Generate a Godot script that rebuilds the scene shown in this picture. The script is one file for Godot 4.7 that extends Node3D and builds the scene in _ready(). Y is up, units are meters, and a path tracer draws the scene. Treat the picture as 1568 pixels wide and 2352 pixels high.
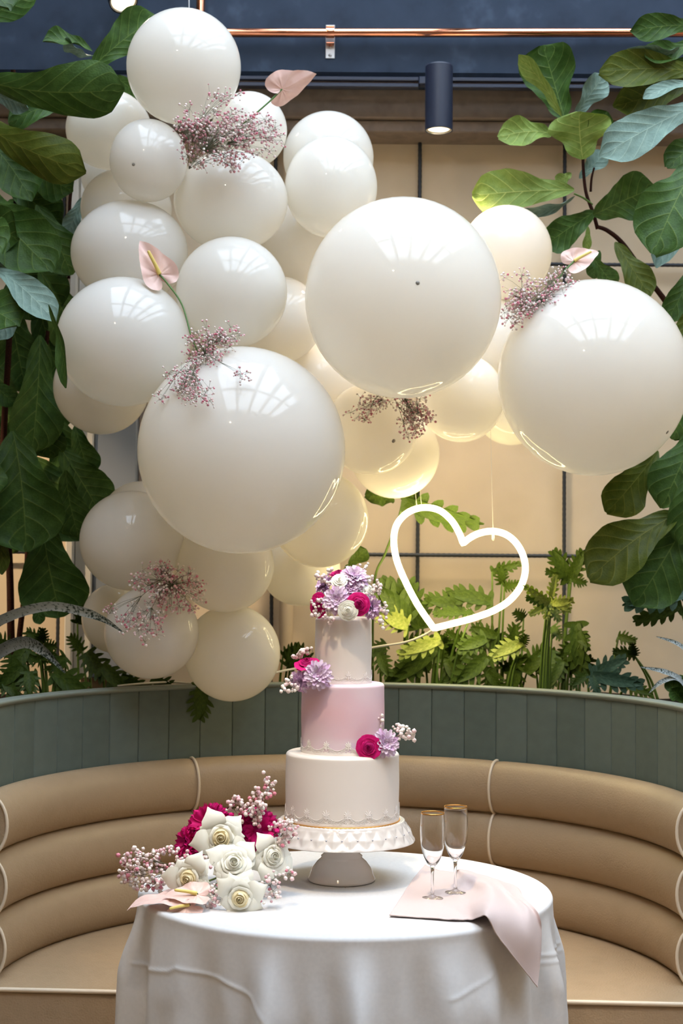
extends Node3D

# ---------------------------------------------------------------- state shared by the builders
const FOCAL := 3427.0            # focal length in pixels of the 1568 x 2352 frame
var cam: Camera3D
var rng := RandomNumberGenerator.new()
var used := {}                   # names taken at top level
var M := {}                      # materials by key
var shared := {}                 # meshes shared between alike pieces

const TABLE := Vector3(0.0148, 0.74, 0.0)   # centre of the table top
const TABLE_R := 0.455
const BENCH := Vector3(0.005, 0.0, -0.316)    # centre of the half-moon bench
const SEAT_H := 0.44
const ROLL_R := 0.865
const PLANTER_R := 0.88
const PLANTER_H := 1.093
const WALL_Z := -1.75


# ---------------------------------------------------------------- mesh collector
class MB:
	var v := PackedVector3Array()
	var n := PackedVector3Array()
	var uv := PackedVector2Array()
	var c := PackedColorArray()
	var ix := PackedInt32Array()
	var x := Transform3D.IDENTITY
	var tint := Color.WHITE

	# a sheet of na x nb points; wrap joins the last row or column to the first
	func grid(p: PackedVector3Array, na: int, nb: int, wrap_a := false, wrap_b := false, flip := false) -> void:
		var base := v.size()
		var nn := PackedVector3Array()
		nn.resize(na * nb)
		var la := na if wrap_a else na - 1
		var lb := nb if wrap_b else nb - 1
		var q := PackedVector3Array()
		q.resize(na * nb)
		for i in na * nb:
			q[i] = x * p[i]
		if x.basis.determinant() < 0.0:
			flip = not flip
		for a in la:
			var a2 := (a + 1) % na
			for b in lb:
				var b2 := (b + 1) % nb
				var i0 := a * nb + b
				var i1 := a2 * nb + b
				var i2 := a2 * nb + b2
				var i3 := a * nb + b2
				var f := (q[i2] - q[i0]).cross(q[i3] - q[i1])
				if flip:
					f = -f
				nn[i0] += f
				nn[i1] += f
				nn[i2] += f
				nn[i3] += f
				if flip:
					ix.append_array([base + i0, base + i1, base + i2, base + i0, base + i2, base + i3])
				else:
					ix.append_array([base + i0, base + i2, base + i1, base + i0, base + i3, base + i2])
		for a in na:
			for b in nb:
				var k := a * nb + b
				v.append(q[k])
				var m := nn[k]
				n.append(m.normalized() if m.length_squared() > 1e-24 else Vector3.UP)
				uv.append(Vector2(float(b) / maxf(1, nb - 1), float(a) / maxf(1, na - 1)))
				c.append(tint)

	# profile of (radius, height) turned round the y axis; outward normals when it runs upwards
	func lathe(prof: Array, segs: int, flip := false) -> void:
		var p := PackedVector3Array()
		for k in prof.size():
			var r: Vector2 = prof[k]
			for s in segs:
				var a := TAU * s / segs
				p.append(Vector3(cos(a) * r.x, r.y, sin(a) * r.x))
		grid(p, prof.size(), segs, false, true, flip)

	func tube(path: Array, r0: float, r1: float, segs := 8, closed := false, caps := true) -> void:
		var p := PackedVector3Array()
		var m := path.size()
		var up := Vector3.ZERO
		for i in m:
			var prev: Vector3 = path[(i - 1 + m) % m] if closed else path[maxi(i - 1, 0)]
			var next: Vector3 = path[(i + 1) % m] if closed else path[mini(i + 1, m - 1)]
			var t := (next - prev).normalized()
			if up == Vector3.ZERO:
				up = Vector3.UP if absf(t.y) < 0.9 else Vector3.RIGHT
			var side := t.cross(up).normalized()
			up = side.cross(t).normalized()
			var r := lerpf(r0, r1, float(i) / maxf(1, m - 1))
			for s in segs:
				var a := TAU * s / segs
				var here: Vector3 = path[i]
				p.append(here + (side * cos(a) + up * sin(a)) * r)
		if caps and not closed:
			var q := PackedVector3Array()
			for s in segs:
				q.append(path[0])
			q.append_array(p)
			for s in segs:
				q.append(path[m - 1])
			p = q
			m += 2
		grid(p, m, segs, closed, true, false)

	func ball(at: Vector3, r: Vector3, na := 6, nb := 8, turn := Basis.IDENTITY) -> void:
		var p := PackedVector3Array()
		for a in na + 1:
			var t := PI * a / na
			for b in nb:
				var f := TAU * b / nb
				p.append(at + turn * (Vector3(sin(t) * cos(f), cos(t), sin(t) * sin(f)) * r))
		grid(p, na + 1, nb, false, true, true)

	# one flat polygon, fanned round its first point; nrm is its face
	func poly(pts: Array, nrm: Vector3) -> void:
		var base := v.size()
		var w := (x.basis * nrm).normalized()
		for k in pts:
			v.append(x * (k as Vector3))
			n.append(w)
			uv.append(Vector2(k.x, k.z))
			c.append(tint)
		var f := 0.0
		for k in range(1, pts.size() - 1):
			f += (v[base + k] - v[base]).cross(v[base + k + 1] - v[base]).dot(w)
		for k in range(1, pts.size() - 1):
			if f > 0.0:
				ix.append_array([base, base + k + 1, base + k])
			else:
				ix.append_array([base, base + k, base + k + 1])

	# a box with chamfered edges
	func box(at: Vector3, size: Vector3, ch := 0.003, turn := Basis.IDENTITY) -> void:
		var old := x
		x = x * Transform3D(turn, at)
		var h := size / 2.0
		ch = minf(ch, minf(h.x, minf(h.y, h.z)) * 0.9)
		var g := h - Vector3.ONE * ch
		for ax in 3:
			var u := (ax + 1) % 3
			var w := (ax + 2) % 3
			for s in [-1.0, 1.0]:
				var pts := []
				for k in [[-1, -1], [1, -1], [1, 1], [-1, 1]]:
					var q := Vector3.ZERO
					q[ax] = s * h[ax]
					q[u] = k[0] * g[u]
					q[w] = k[1] * g[w]
					pts.append(q)
				var nr := Vector3.ZERO
				nr[ax] = s
				poly(pts, nr)
			# edges that run along ax
			for su in [-1.0, 1.0]:
				for sw in [-1.0, 1.0]:
					var pts := []
					for k in [[-1, 0], [1, 0], [1, 1], [-1, 1]]:
						var q := Vector3.ZERO
						q[ax] = k[0] * g[ax]
						q[u] = su * (h[u] if k[1] == 0 else g[u])
						q[w] = sw * (g[w] if k[1] == 0 else h[w])
						pts.append(q)
					var nr := Vector3.ZERO
					nr[u] = su
					nr[w] = sw
					poly(pts, nr.normalized())
		for sx in [-1.0, 1.0]:
			for sy in [-1.0, 1.0]:
				for sz in [-1.0, 1.0]:
					poly([Vector3(sx * h.x, sy * g.y, sz * g.z), Vector3(sx * g.x, sy * h.y, sz * g.z), Vector3(sx * g.x, sy * g.y, sz * h.z)], Vector3(sx, sy, sz).normalized())
		x = old

	func mesh() -> ArrayMesh:
		var arr := []
		arr.resize(Mesh.ARRAY_MAX)
		arr[Mesh.ARRAY_VERTEX] = v
		arr[Mesh.ARRAY_NORMAL] = n
		arr[Mesh.ARRAY_TEX_UV] = uv
		arr[Mesh.ARRAY_COLOR] = c
		arr[Mesh.ARRAY_INDEX] = ix
		var am := ArrayMesh.new()
		am.add_surface_from_arrays(Mesh.PRIMITIVE_TRIANGLES, arr)
		return am


# ---------------------------------------------------------------- naming and tagging
func numbered(called: String) -> String:
	var k: int = used.get(called, 0)
	used[called] = k + 1
	return called if k == 0 else "%s_%03d" % [called, k]

func part(called: String, mesh, m, parent: Node3D) -> MeshInstance3D:
	var o := MeshInstance3D.new()
	o.mesh = mesh.mesh() if mesh is MB else mesh
	o.material_override = m
	var k := 0
	var nm := called
	while parent.has_node(NodePath(nm)):
		k += 1
		nm = "%s_%03d" % [called, k]
	o.name = nm
	parent.add_child(o, true)
	return o

# many alike pieces: the caller numbers them, which is quicker than looking the names up
func piece(called: String, k: int, mesh: Mesh, m: Material, parent: Node3D, at: Transform3D) -> MeshInstance3D:
	var o := MeshInstance3D.new()
	o.mesh = mesh
	o.material_override = m
	o.name = called if k == 0 else "%s_%03d" % [called, k]
	o.transform = at
	parent.add_child(o, true)
	return o

func tag(o: Node3D, label: String, category: String, group := "", kind := "") -> Node3D:
	if label: o.set_meta("label", label)
	if category: o.set_meta("category", category)
	if group: o.set_meta("group", group)
	if kind: o.set_meta("kind", kind)
	return o

func thing(called: String, label: String, category: String, at := Vector3.ZERO, group := "") -> Node3D:
	var o := Node3D.new()
	o.name = numbered(called)
	o.position = at
	add_child(o, true)
	return tag(o, label, category, group)

func structure(called: String, mesh, m: Material) -> MeshInstance3D:
	var o := MeshInstance3D.new()
	o.mesh = mesh.mesh() if mesh is MB else mesh
	o.material_override = m
	o.name = numbered(called)
	add_child(o, true)
	o.set_meta("kind", "structure")
	return o

# a pixel of the photograph's frame and a distance along the view axis, as a point of the room
func P(px: float, py: float, d: float) -> Vector3:
	return cam.transform * Vector3((px - 784.0) / FOCAL * d, (1176.0 - py) / FOCAL * d, -d)

# where the view ray of a pixel meets the upright plane z, or the level plane y
func Pz(px: float, py: float, z: float) -> Vector3:
	var r := P(px, py, 1.0) - cam.position
	return cam.position + r * ((z - cam.position.z) / r.z)

func Py(px: float, py: float, y: float) -> Vector3:
	var r := P(px, py, 1.0) - cam.position
	return cam.position + r * ((y - cam.position.y) / r.y)

func curve(pts: Array, per := 8, closed := false) -> Array:
	var out := []
	var m := pts.size()
	for i in (m if closed else m - 1):
		var a: Vector3 = pts[(i - 1 + m) % m] if closed else pts[maxi(i - 1, 0)]
		var b: Vector3 = pts[i]
		var c: Vector3 = pts[(i + 1) % m]
		var d: Vector3 = pts[(i + 2) % m] if closed else pts[mini(i + 2, m - 1)]
		for k in per:
			out.append(b.cubic_interpolate(c, a, d, float(k) / per))
	if not closed:
		out.append(pts[m - 1])
	return out

func basis_to(dir: Vector3, hint := Vector3.UP) -> Basis:   # y axis along dir
	var y := dir.normalized()
	var xx := hint.cross(y)
	if xx.length() < 0.01:
		xx = Vector3.RIGHT.cross(y)
		if xx.length() < 0.01:
			xx = Vector3.BACK.cross(y)
	xx = xx.normalized()
	return Basis(xx, y, xx.cross(y).normalized())


# ---------------------------------------------------------------- materials
func mat(key: String, col: Color, rough := 0.6, spec := 0.5) -> StandardMaterial3D:
	var m := StandardMaterial3D.new()
	m.resource_name = key
	m.albedo_color = col
	m.roughness = rough
	m.metallic_specular = spec
	m.cull_mode = BaseMaterial3D.CULL_DISABLED
	M[key] = m
	return m

func noise(freq: float, cols: Array, seed_ := 1, octaves := 4, size := 256) -> NoiseTexture2D:
	var f := FastNoiseLite.new()
	f.noise_type = FastNoiseLite.TYPE_SIMPLEX_SMOOTH
	f.frequency = freq
	f.seed = seed_
	f.fractal_octaves = octaves
	var t := NoiseTexture2D.new()
	t.width = size
	t.height = size
	t.seamless = true
	t.noise = f
	t.generate_mipmaps = false
	var g := Gradient.new()
	var offs := PackedFloat32Array()
	var cc := PackedColorArray()
	for k in cols.size():
		offs.append(float(k) / (cols.size() - 1))
		cc.append(cols[k])
	g.offsets = offs
	g.colors = cc
	t.color_ramp = g
	return t

func triplanar(m: StandardMaterial3D, scale: float, world := true) -> void:
	m.uv1_triplanar = true
	m.uv1_world_triplanar = world
	m.uv1_scale = Vector3.ONE * scale

# how strongly a point of a fiddle leaf lies on a vein, 0..1; u across -1..1, t along 0..1
func vein(u: float, t: float, count: float) -> float:
	var mid := clampf(1.0 - absf(u) / (0.045 * (1.15 - t)), 0.0, 1.0)
	var k := (t - 0.26 * pow(absf(u), 1.15)) * count + (0.5 if u > 0.0 else 0.0)
	var d := absf(k - roundf(k)) / count
	var side := clampf(1.0 - d / (0.0085 * (1.25 - 0.7 * absf(u))), 0.0, 1.0) * (1.0 if t > 0.04 else 0.0)
	return maxf(mid, side * 0.85)

func leaf_maps(base: Color, other: Color, line: Color, count: float, seed_: int, spots := 0.0) -> Array:
	var w := 192
	var h := 384
	var im := Image.create(w, h, false, Image.FORMAT_RGB8)
	var hm := Image.create(w, h, false, Image.FORMAT_RGB8)
	var f := FastNoiseLite.new()
	f.seed = seed_
	f.frequency = 0.02
	var g := FastNoiseLite.new()
	g.seed = seed_ + 7
	g.frequency = 0.12
	for y in h:
		var t := (y + 0.5) / h
		for x in w:
			var u := (x + 0.5) / w * 2.0 - 1.0
			var ve := vein(u, t, count)
			var c := base.lerp(other, clampf(f.get_noise_2d(x, y) * 0.9 + g.get_noise_2d(x, y) * 0.25 + 0.45, 0.0, 1.0))
			if spots > 0.0 and g.get_noise_2d(x + 900, y) > 0.5:
				c = c.lerp(Color(0.45, 0.33, 0.14), spots)
			im.set_pixel(x, y, c.lerp(line, ve * 0.75))
			# the blade swells between the side veins
			var k := (t - 0.26 * pow(absf(u), 1.15)) * count + (0.5 if u > 0.0 else 0.0)
			var swell := absf(sin(k * PI)) * (1.0 - 0.3 * absf(u)) * minf(1.0, absf(u) * 5.0)
			hm.set_pixel(x, y, Color.WHITE * clampf(0.25 + 0.5 * swell - 0.1 * ve + 0.08 * g.get_noise_2d(x, y), 0.0, 1.0))
	hm.bump_map_to_normal_map(5.0)
	return [ImageTexture.create_from_image(im), ImageTexture.create_from_image(hm)]

func leaf_mat(key: String, base: Color, other: Color, line: Color, count: float, seed_: int, rough: float, back: Color, bump := 1.0, spots := 0.0) -> void:
	var m := mat(key, Color.WHITE, rough + 0.08, 0.30)
	var t := leaf_maps(base, other, line, count, seed_, spots)
	m.albedo_texture = t[0]
	m.normal_enabled = true
	m.normal_texture = t[1]
	m.normal_scale = bump
	m.backlight_enabled = true
	m.backlight = back


# ================================================================ the scene
func _ready() -> void:
	# ---- camera
	cam = Camera3D.new()
	cam.name = "camera"
	cam.position = Vector3(0.0, 1.44, 3.334)
	cam.rotation_degrees = Vector3(2.286, 0.0, 0.436)
	cam.near = 0.05
	cam.far = 60.0
	var lens := CameraAttributesPhysical.new()
	lens.frustum_focal_length = 51.0
	lens.frustum_focus_distance = 3.35
	lens.frustum_near = 0.05
	lens.frustum_far = 60.0
	lens.exposure_aperture = 6.0
	cam.attributes = lens
	add_child(cam)
	cam.fov = rad_to_deg(2.0 * atan(1176.0 / FOCAL))
	cam.current = true

	# ---- sky seen through the roof light: an even overcast
	var sky := ProceduralSkyMaterial.new()
	sky.sky_top_color = Color(0.87, 0.93, 1.0)
	sky.sky_horizon_color = Color(0.90, 0.94, 0.98)
	sky.ground_bottom_color = Color(0.35, 0.34, 0.32)
	sky.ground_horizon_color = Color(0.7, 0.72, 0.74)
	sky.sun_angle_max = 0.0
	sky.sky_energy_multiplier = 2.4
	sky.ground_energy_multiplier = 1.0
	var env := Environment.new()
	env.background_mode = Environment.BG_SKY
	env.sky = Sky.new()
	env.sky.sky_material = sky
	env.tonemap_mode = Environment.TONE_MAPPER_LINEAR
	env.tonemap_exposure = 1.28
	env.sdfgi_enabled = true
	env.ssao_enabled = true
	env.ssil_enabled = true
	var we := WorldEnvironment.new()
	we.name = "environment"
	we.environment = env
	add_child(we)

	make_materials()
	build_room()
	build_lamps()
	build_bench()
	build_planter()
	build_trellis()
	build_balloons()
	build_heart()
	build_table()
	build_cake()
	build_glasses()
	build_napkin()
	build_bouquet()
	build_cake_flowers()
	build_sprays()
	build_figs()
	build_philodendrons()
	build_straps()
	cast_shadows(self)

func cast_shadows(o: Node) -> void:
	for k in o.get_children():
		if k is GeometryInstance3D:
			k.cast_shadow = GeometryInstance3D.SHADOW_CASTING_SETTING_ON
		cast_shadows(k)


func make_materials() -> void:
	var m := mat("plaster_wall", Color.WHITE, 0.85, 0.3)
	m.albedo_texture = noise(0.012, [Color(0.745, 0.675, 0.575), Color(0.78, 0.71, 0.61), Color(0.76, 0.69, 0.59)], 3)
	triplanar(m, 0.8)
	m = mat("navy_paint", Color.WHITE, 0.7, 0.35)
	m.albedo_texture = noise(0.02, [Color(0.125, 0.165, 0.225), Color(0.155, 0.205, 0.272), Color(0.17, 0.22, 0.288), Color(0.25, 0.30, 0.37)], 5, 5)
	triplanar(m, 1.1)
	m = mat("navy_trim", Color(0.085, 0.12, 0.20), 0.45)
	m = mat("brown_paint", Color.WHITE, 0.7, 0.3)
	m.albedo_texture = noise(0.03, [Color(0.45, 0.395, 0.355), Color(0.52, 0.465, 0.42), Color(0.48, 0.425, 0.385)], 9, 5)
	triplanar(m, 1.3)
	m = mat("track_stripe", Color(0.42, 0.36, 0.34), 0.4)
	m = mat("copper", Color(0.93, 0.62, 0.48), 0.28)
	m.metallic = 1.0
	m.roughness_texture = noise(0.02, [Color(0.2, 0.2, 0.2), Color(0.6, 0.6, 0.6)], 4)
	triplanar(m, 2.0)
	m = mat("zinc", Color(0.72, 0.72, 0.72), 0.4)
	m.metallic = 0.7
	m = mat("floor_wood", Color.WHITE, 0.5)
	m.albedo_texture = noise(0.015, [Color(0.60, 0.49, 0.38), Color(0.68, 0.57, 0.45)], 6)
	triplanar(m, 1.0)
	m = mat("ceiling_paint", Color(0.86, 0.83, 0.79), 0.9, 0.2)
	m = mat("roof_bar", Color(0.10, 0.12, 0.16), 0.5)
	m = mat("roof_glass", Color(1, 1, 1, 0.04), 0.0)
	m.transparency = BaseMaterial3D.TRANSPARENCY_ALPHA
	m = mat("black_metal", Color(0.05, 0.05, 0.055), 0.45)
	m = mat("rod_steel", Color.WHITE, 0.55)
	m.albedo_texture = noise(0.05, [Color(0.10, 0.12, 0.15), Color(0.17, 0.18, 0.20)], 8)
	triplanar(m, 6.0)
	m = mat("grey_steel", Color(0.44, 0.46, 0.49), 0.5)
	m = mat("side_lit_steel", Color(0.72, 0.70, 0.66), 0.55)  # post steel with light from the left put into its colour
	m = mat("pipe_paint", Color(0.74, 0.66, 0.55), 0.5)
	# bench
	m = mat("tan_leather", Color.WHITE, 0.42, 0.45)
	m.albedo_texture = noise(0.02, [Color(0.625, 0.535, 0.42), Color(0.655, 0.56, 0.445), Color(0.635, 0.545, 0.43)], 11)
	triplanar(m, 2.0)
	m.normal_enabled = true
	var nt := noise(0.35, [Color.BLACK, Color.WHITE], 12, 3)
	nt.as_normal_map = true
	nt.bump_strength = 2.0
	nt.color_ramp = null
	m.normal_texture = nt
	m.normal_scale = 0.25
	m = mat("cream_piping", Color(0.86, 0.79, 0.69), 0.5)
	m = mat("tan_fascia", Color.WHITE, 0.5)
	m.albedo_texture = noise(0.02, [Color(0.53, 0.40, 0.28), Color(0.57, 0.44, 0.31)], 13)
	triplanar(m, 2.0)
	# planter
	for k in 3:
		m = mat("sage_board_%d" % k, Color.WHITE, 0.55, 0.4)
		var q := 0.012 * (k - 1)
		m.albedo_texture = noise(0.03, [Color(0.35 + q, 0.395 + q, 0.365 + q), Color(0.385 + q, 0.43 + q, 0.40 + q)], 20 + k)
		triplanar(m, 3.0)
	m = mat("sage_rim", Color(0.50, 0.54, 0.50), 0.5)
	m = mat("soil", Color.WHITE, 1.0, 0.2)
	m.albedo_texture = noise(0.15, [Color(0.05, 0.035, 0.025), Color(0.14, 0.10, 0.07)], 14)
	triplanar(m, 4.0)
	# balloons
	m = mat("latex", Color(0.93, 0.925, 0.91), 0.045, 0.5)
	m.backlight_enabled = true
	m.backlight = Color(0.92, 0.90, 0.85)
	m = mat("latex_tip", Color(0.50, 0.48, 0.44), 0.35)
	m = mat("nylon", Color(0.9, 0.9, 0.88, 0.55), 0.3)
	m.transparency = BaseMaterial3D.TRANSPARENCY_ALPHA
	# neon
	m = mat("neon_tube", Color(1.0, 0.97, 0.85), 0.3)
	m.emission_enabled = true
	m.emission = Color(1.0, 0.93, 0.70)
	m.emission_energy_multiplier = 9.0
	m = mat("white_cable", Color(0.82, 0.80, 0.74), 0.5)
	m = mat("lamp_face", Color(1, 0.95, 0.85), 0.3)
	m.emission_enabled = true
	m.emission = Color(1.0, 0.9, 0.72)
	m.emission_energy_multiplier = 3.0
	m = mat("lamp_ring", Color(0.78, 0.76, 0.72), 0.25)
	m.metallic = 0.8
	# table
	m = mat("white_cloth", Color.WHITE, 0.85, 0.25)
	m.albedo_texture = noise(0.06, [Color(0.81, 0.805, 0.80), Color(0.845, 0.84, 0.835)], 31)
	triplanar(m, 5.0)
	m.rim_enabled = true
	m.rim = 0.15
	m = mat("pine", Color(0.60, 0.46, 0.31), 0.6)
	m = mat("blush_linen", Color.WHITE, 0.9, 0.2)
	m.albedo_texture = noise(0.4, [Color(0.79, 0.715, 0.695), Color(0.84, 0.77, 0.75)], 33)
	triplanar(m, 9.0)
	m.rim_enabled = true
	m.rim = 0.2
	m.backlight_enabled = true
	m.backlight = Color(0.12, 0.10, 0.10)
	# cake
	m = mat("white_fondant", Color(0.90, 0.865, 0.825), 0.5, 0.4)
	m = mat("pink_fondant", Color.WHITE, 0.5, 0.4)
	m.albedo_texture = noise(0.006, [Color(0.89, 0.72, 0.735), Color(0.875, 0.74, 0.77), Color(0.885, 0.80, 0.82), Color(0.85, 0.76, 0.835), Color(0.905, 0.85, 0.86)], 43, 3)
	triplanar(m, 2.4, false)
	m = mat("icing_lace", Color(0.92, 0.89, 0.86), 0.5, 0.35)
	m = mat("gold_card", Color(0.85, 0.62, 0.30), 0.35)
	m.metallic = 0.8
	m = mat("white_china", Color(0.86, 0.83, 0.80), 0.12, 0.5)
	m.clearcoat_enabled = true
	m.clearcoat = 0.4
	m.clearcoat_roughness = 0.05
	m = mat("gem", Color(0.75, 0.75, 0.78), 0.08)
	m.metallic = 1.0
	# glass
	m = mat("crystal", Color(1, 1, 1, 0.0), 0.0)
	m.transparency = BaseMaterial3D.TRANSPARENCY_ALPHA
	m.refraction_enabled = true
	m.refraction_scale = 0.05
	m = mat("gold_rim", Color(0.90, 0.68, 0.38), 0.25)
	m.metallic = 1.0
	# flowers
	petal_mat("white_petal", [Color(0.91, 0.905, 0.85), Color(0.94, 0.935, 0.89)], Color(0.35, 0.34, 0.26))
	petal_mat("cream_petal", [Color(0.92, 0.86, 0.68), Color(0.93, 0.89, 0.76)], Color(0.35, 0.3, 0.18))
	petal_mat("magenta_petal", [Color(0.72, 0.03, 0.36), Color(0.84, 0.09, 0.48)], Color(0.3, 0.04, 0.16))
	petal_mat("deep_magenta_petal", [Color(0.56, 0.02, 0.30), Color(0.70, 0.05, 0.40)], Color(0.22, 0.02, 0.12))
	petal_mat("lilac_petal", [Color(0.83, 0.68, 0.83), Color(0.89, 0.78, 0.88)], Color(0.35, 0.28, 0.36))
	petal_mat("pale_lilac_petal", [Color(0.89, 0.80, 0.89), Color(0.93, 0.87, 0.92)], Color(0.38, 0.33, 0.38))
	petal_mat("blush_spathe", [Color(0.90, 0.755, 0.71), Color(0.92, 0.81, 0.77)], Color(0.4, 0.3, 0.26))
	M["blush_spathe"].roughness = 0.3
	m = mat("yellow_spadix", Color(0.86, 0.77, 0.42), 0.6)
	m = mat("flower_centre", Color(0.83, 0.78, 0.42), 0.7)
	m = mat("green_stem", Color(0.27, 0.42, 0.14), 0.5)
	m = mat("dark_stem", Color(0.36, 0.37, 0.27), 0.7)
	m = mat("bloom", Color.WHITE, 0.8, 0.2)
	m.vertex_color_use_as_albedo = true
	m.backlight_enabled = true
	m.backlight = Color(0.3, 0.25, 0.25)
	var tones := [Color(0.93, 0.87, 0.85), Color(0.92, 0.81, 0.80), Color(0.91, 0.73, 0.75), Color(0.95, 0.92, 0.88), Color(0.86, 0.55, 0.61)]
	for k in tones.size():
		m = mat("bloom_%d" % k, tones[k], 0.8, 0.2)
		m.backlight_enabled = true
		m.backlight = Color(0.3, 0.27, 0.27)
	# leaves
	leaf_mat("fig_green", Color(0.19, 0.29, 0.11), Color(0.26, 0.37, 0.16), Color(0.48, 0.54, 0.28), 7.0, 53, 0.42, Color(0.17, 0.26, 0.05), 1.0)
	leaf_mat("fig_lime", Color(0.42, 0.50, 0.22), Color(0.50, 0.58, 0.29), Color(0.76, 0.76, 0.44), 6.0, 54, 0.4, Color(0.3, 0.36, 0.10), 1.3)
	leaf_mat("fig_under", Color(0.40, 0.49, 0.45), Color(0.48, 0.57, 0.52), Color(0.64, 0.71, 0.63), 7.0, 55, 0.45, Color(0.12, 0.2, 0.10), 1.2)
	leaf_mat("fig_olive", Color(0.25, 0.30, 0.08), Color(0.33, 0.37, 0.13), Color(0.52, 0.52, 0.24), 7.0, 57, 0.4, Color(0.22, 0.26, 0.04), 1.0)
	leaf_mat("phil_green", Color(0.20, 0.275, 0.08), Color(0.28, 0.355, 0.12), Color(0.40, 0.46, 0.18), 6.0, 58, 0.4, Color(0.2, 0.28, 0.04), 0.6, 0.3)
	leaf_mat("phil_lime", Color(0.45, 0.51, 0.20), Color(0.60, 0.63, 0.33), Color(0.70, 0.71, 0.42), 6.0, 59, 0.4, Color(0.35, 0.42, 0.06), 0.6)  # lime of young leaves; on a few others it paints the neon light
	leaf_mat("phil_sky_sheen", Color(0.25, 0.36, 0.29), Color(0.33, 0.44, 0.36), Color(0.45, 0.54, 0.44), 6.0, 61, 0.38, Color(0.12, 0.2, 0.1), 0.6)  # the blue-green is skylight sheen put into the leaf colour
	m = mat("bark", Color.WHITE, 0.9, 0.2)
	m.albedo_texture = noise(0.08, [Color(0.12, 0.06, 0.045), Color(0.24, 0.14, 0.10)], 62)
	triplanar(m, 8.0)
	m = mat("banded_strap", Color.WHITE, 0.45)
	var im := Image.create(64, 512, false, Image.FORMAT_RGB8)
	var f := FastNoiseLite.new()
	f.seed = 71
	f.frequency = 0.05
	for y in 512:
		for x in 64:
			var b := f.get_noise_2d(x * 0.7, y * 1.6) + 0.5 * f.get_noise_2d(x * 3.0 + 400, y * 0.4) + (y / 512.0 - 0.45) * 0.9 - 0.22
			im.set_pixel(x, y, Color(0.70, 0.74, 0.74).lerp(Color(0.12, 0.19, 0.15), clampf(b * 3.0, 0.0, 1.0)))
	m.albedo_texture = ImageTexture.create_from_image(im)
	m = mat("petiole", Color(0.30, 0.40, 0.12), 0.5)

func petal_mat(key: String, cols: Array, back: Color) -> void:
	var m := mat(key, Color.WHITE, 0.65, 0.3)
	m.albedo_texture = noise(0.03, cols, key.length(), 4, 128)
	triplanar(m, 8.0, false)
	m.backlight_enabled = true
	m.backlight = back


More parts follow.
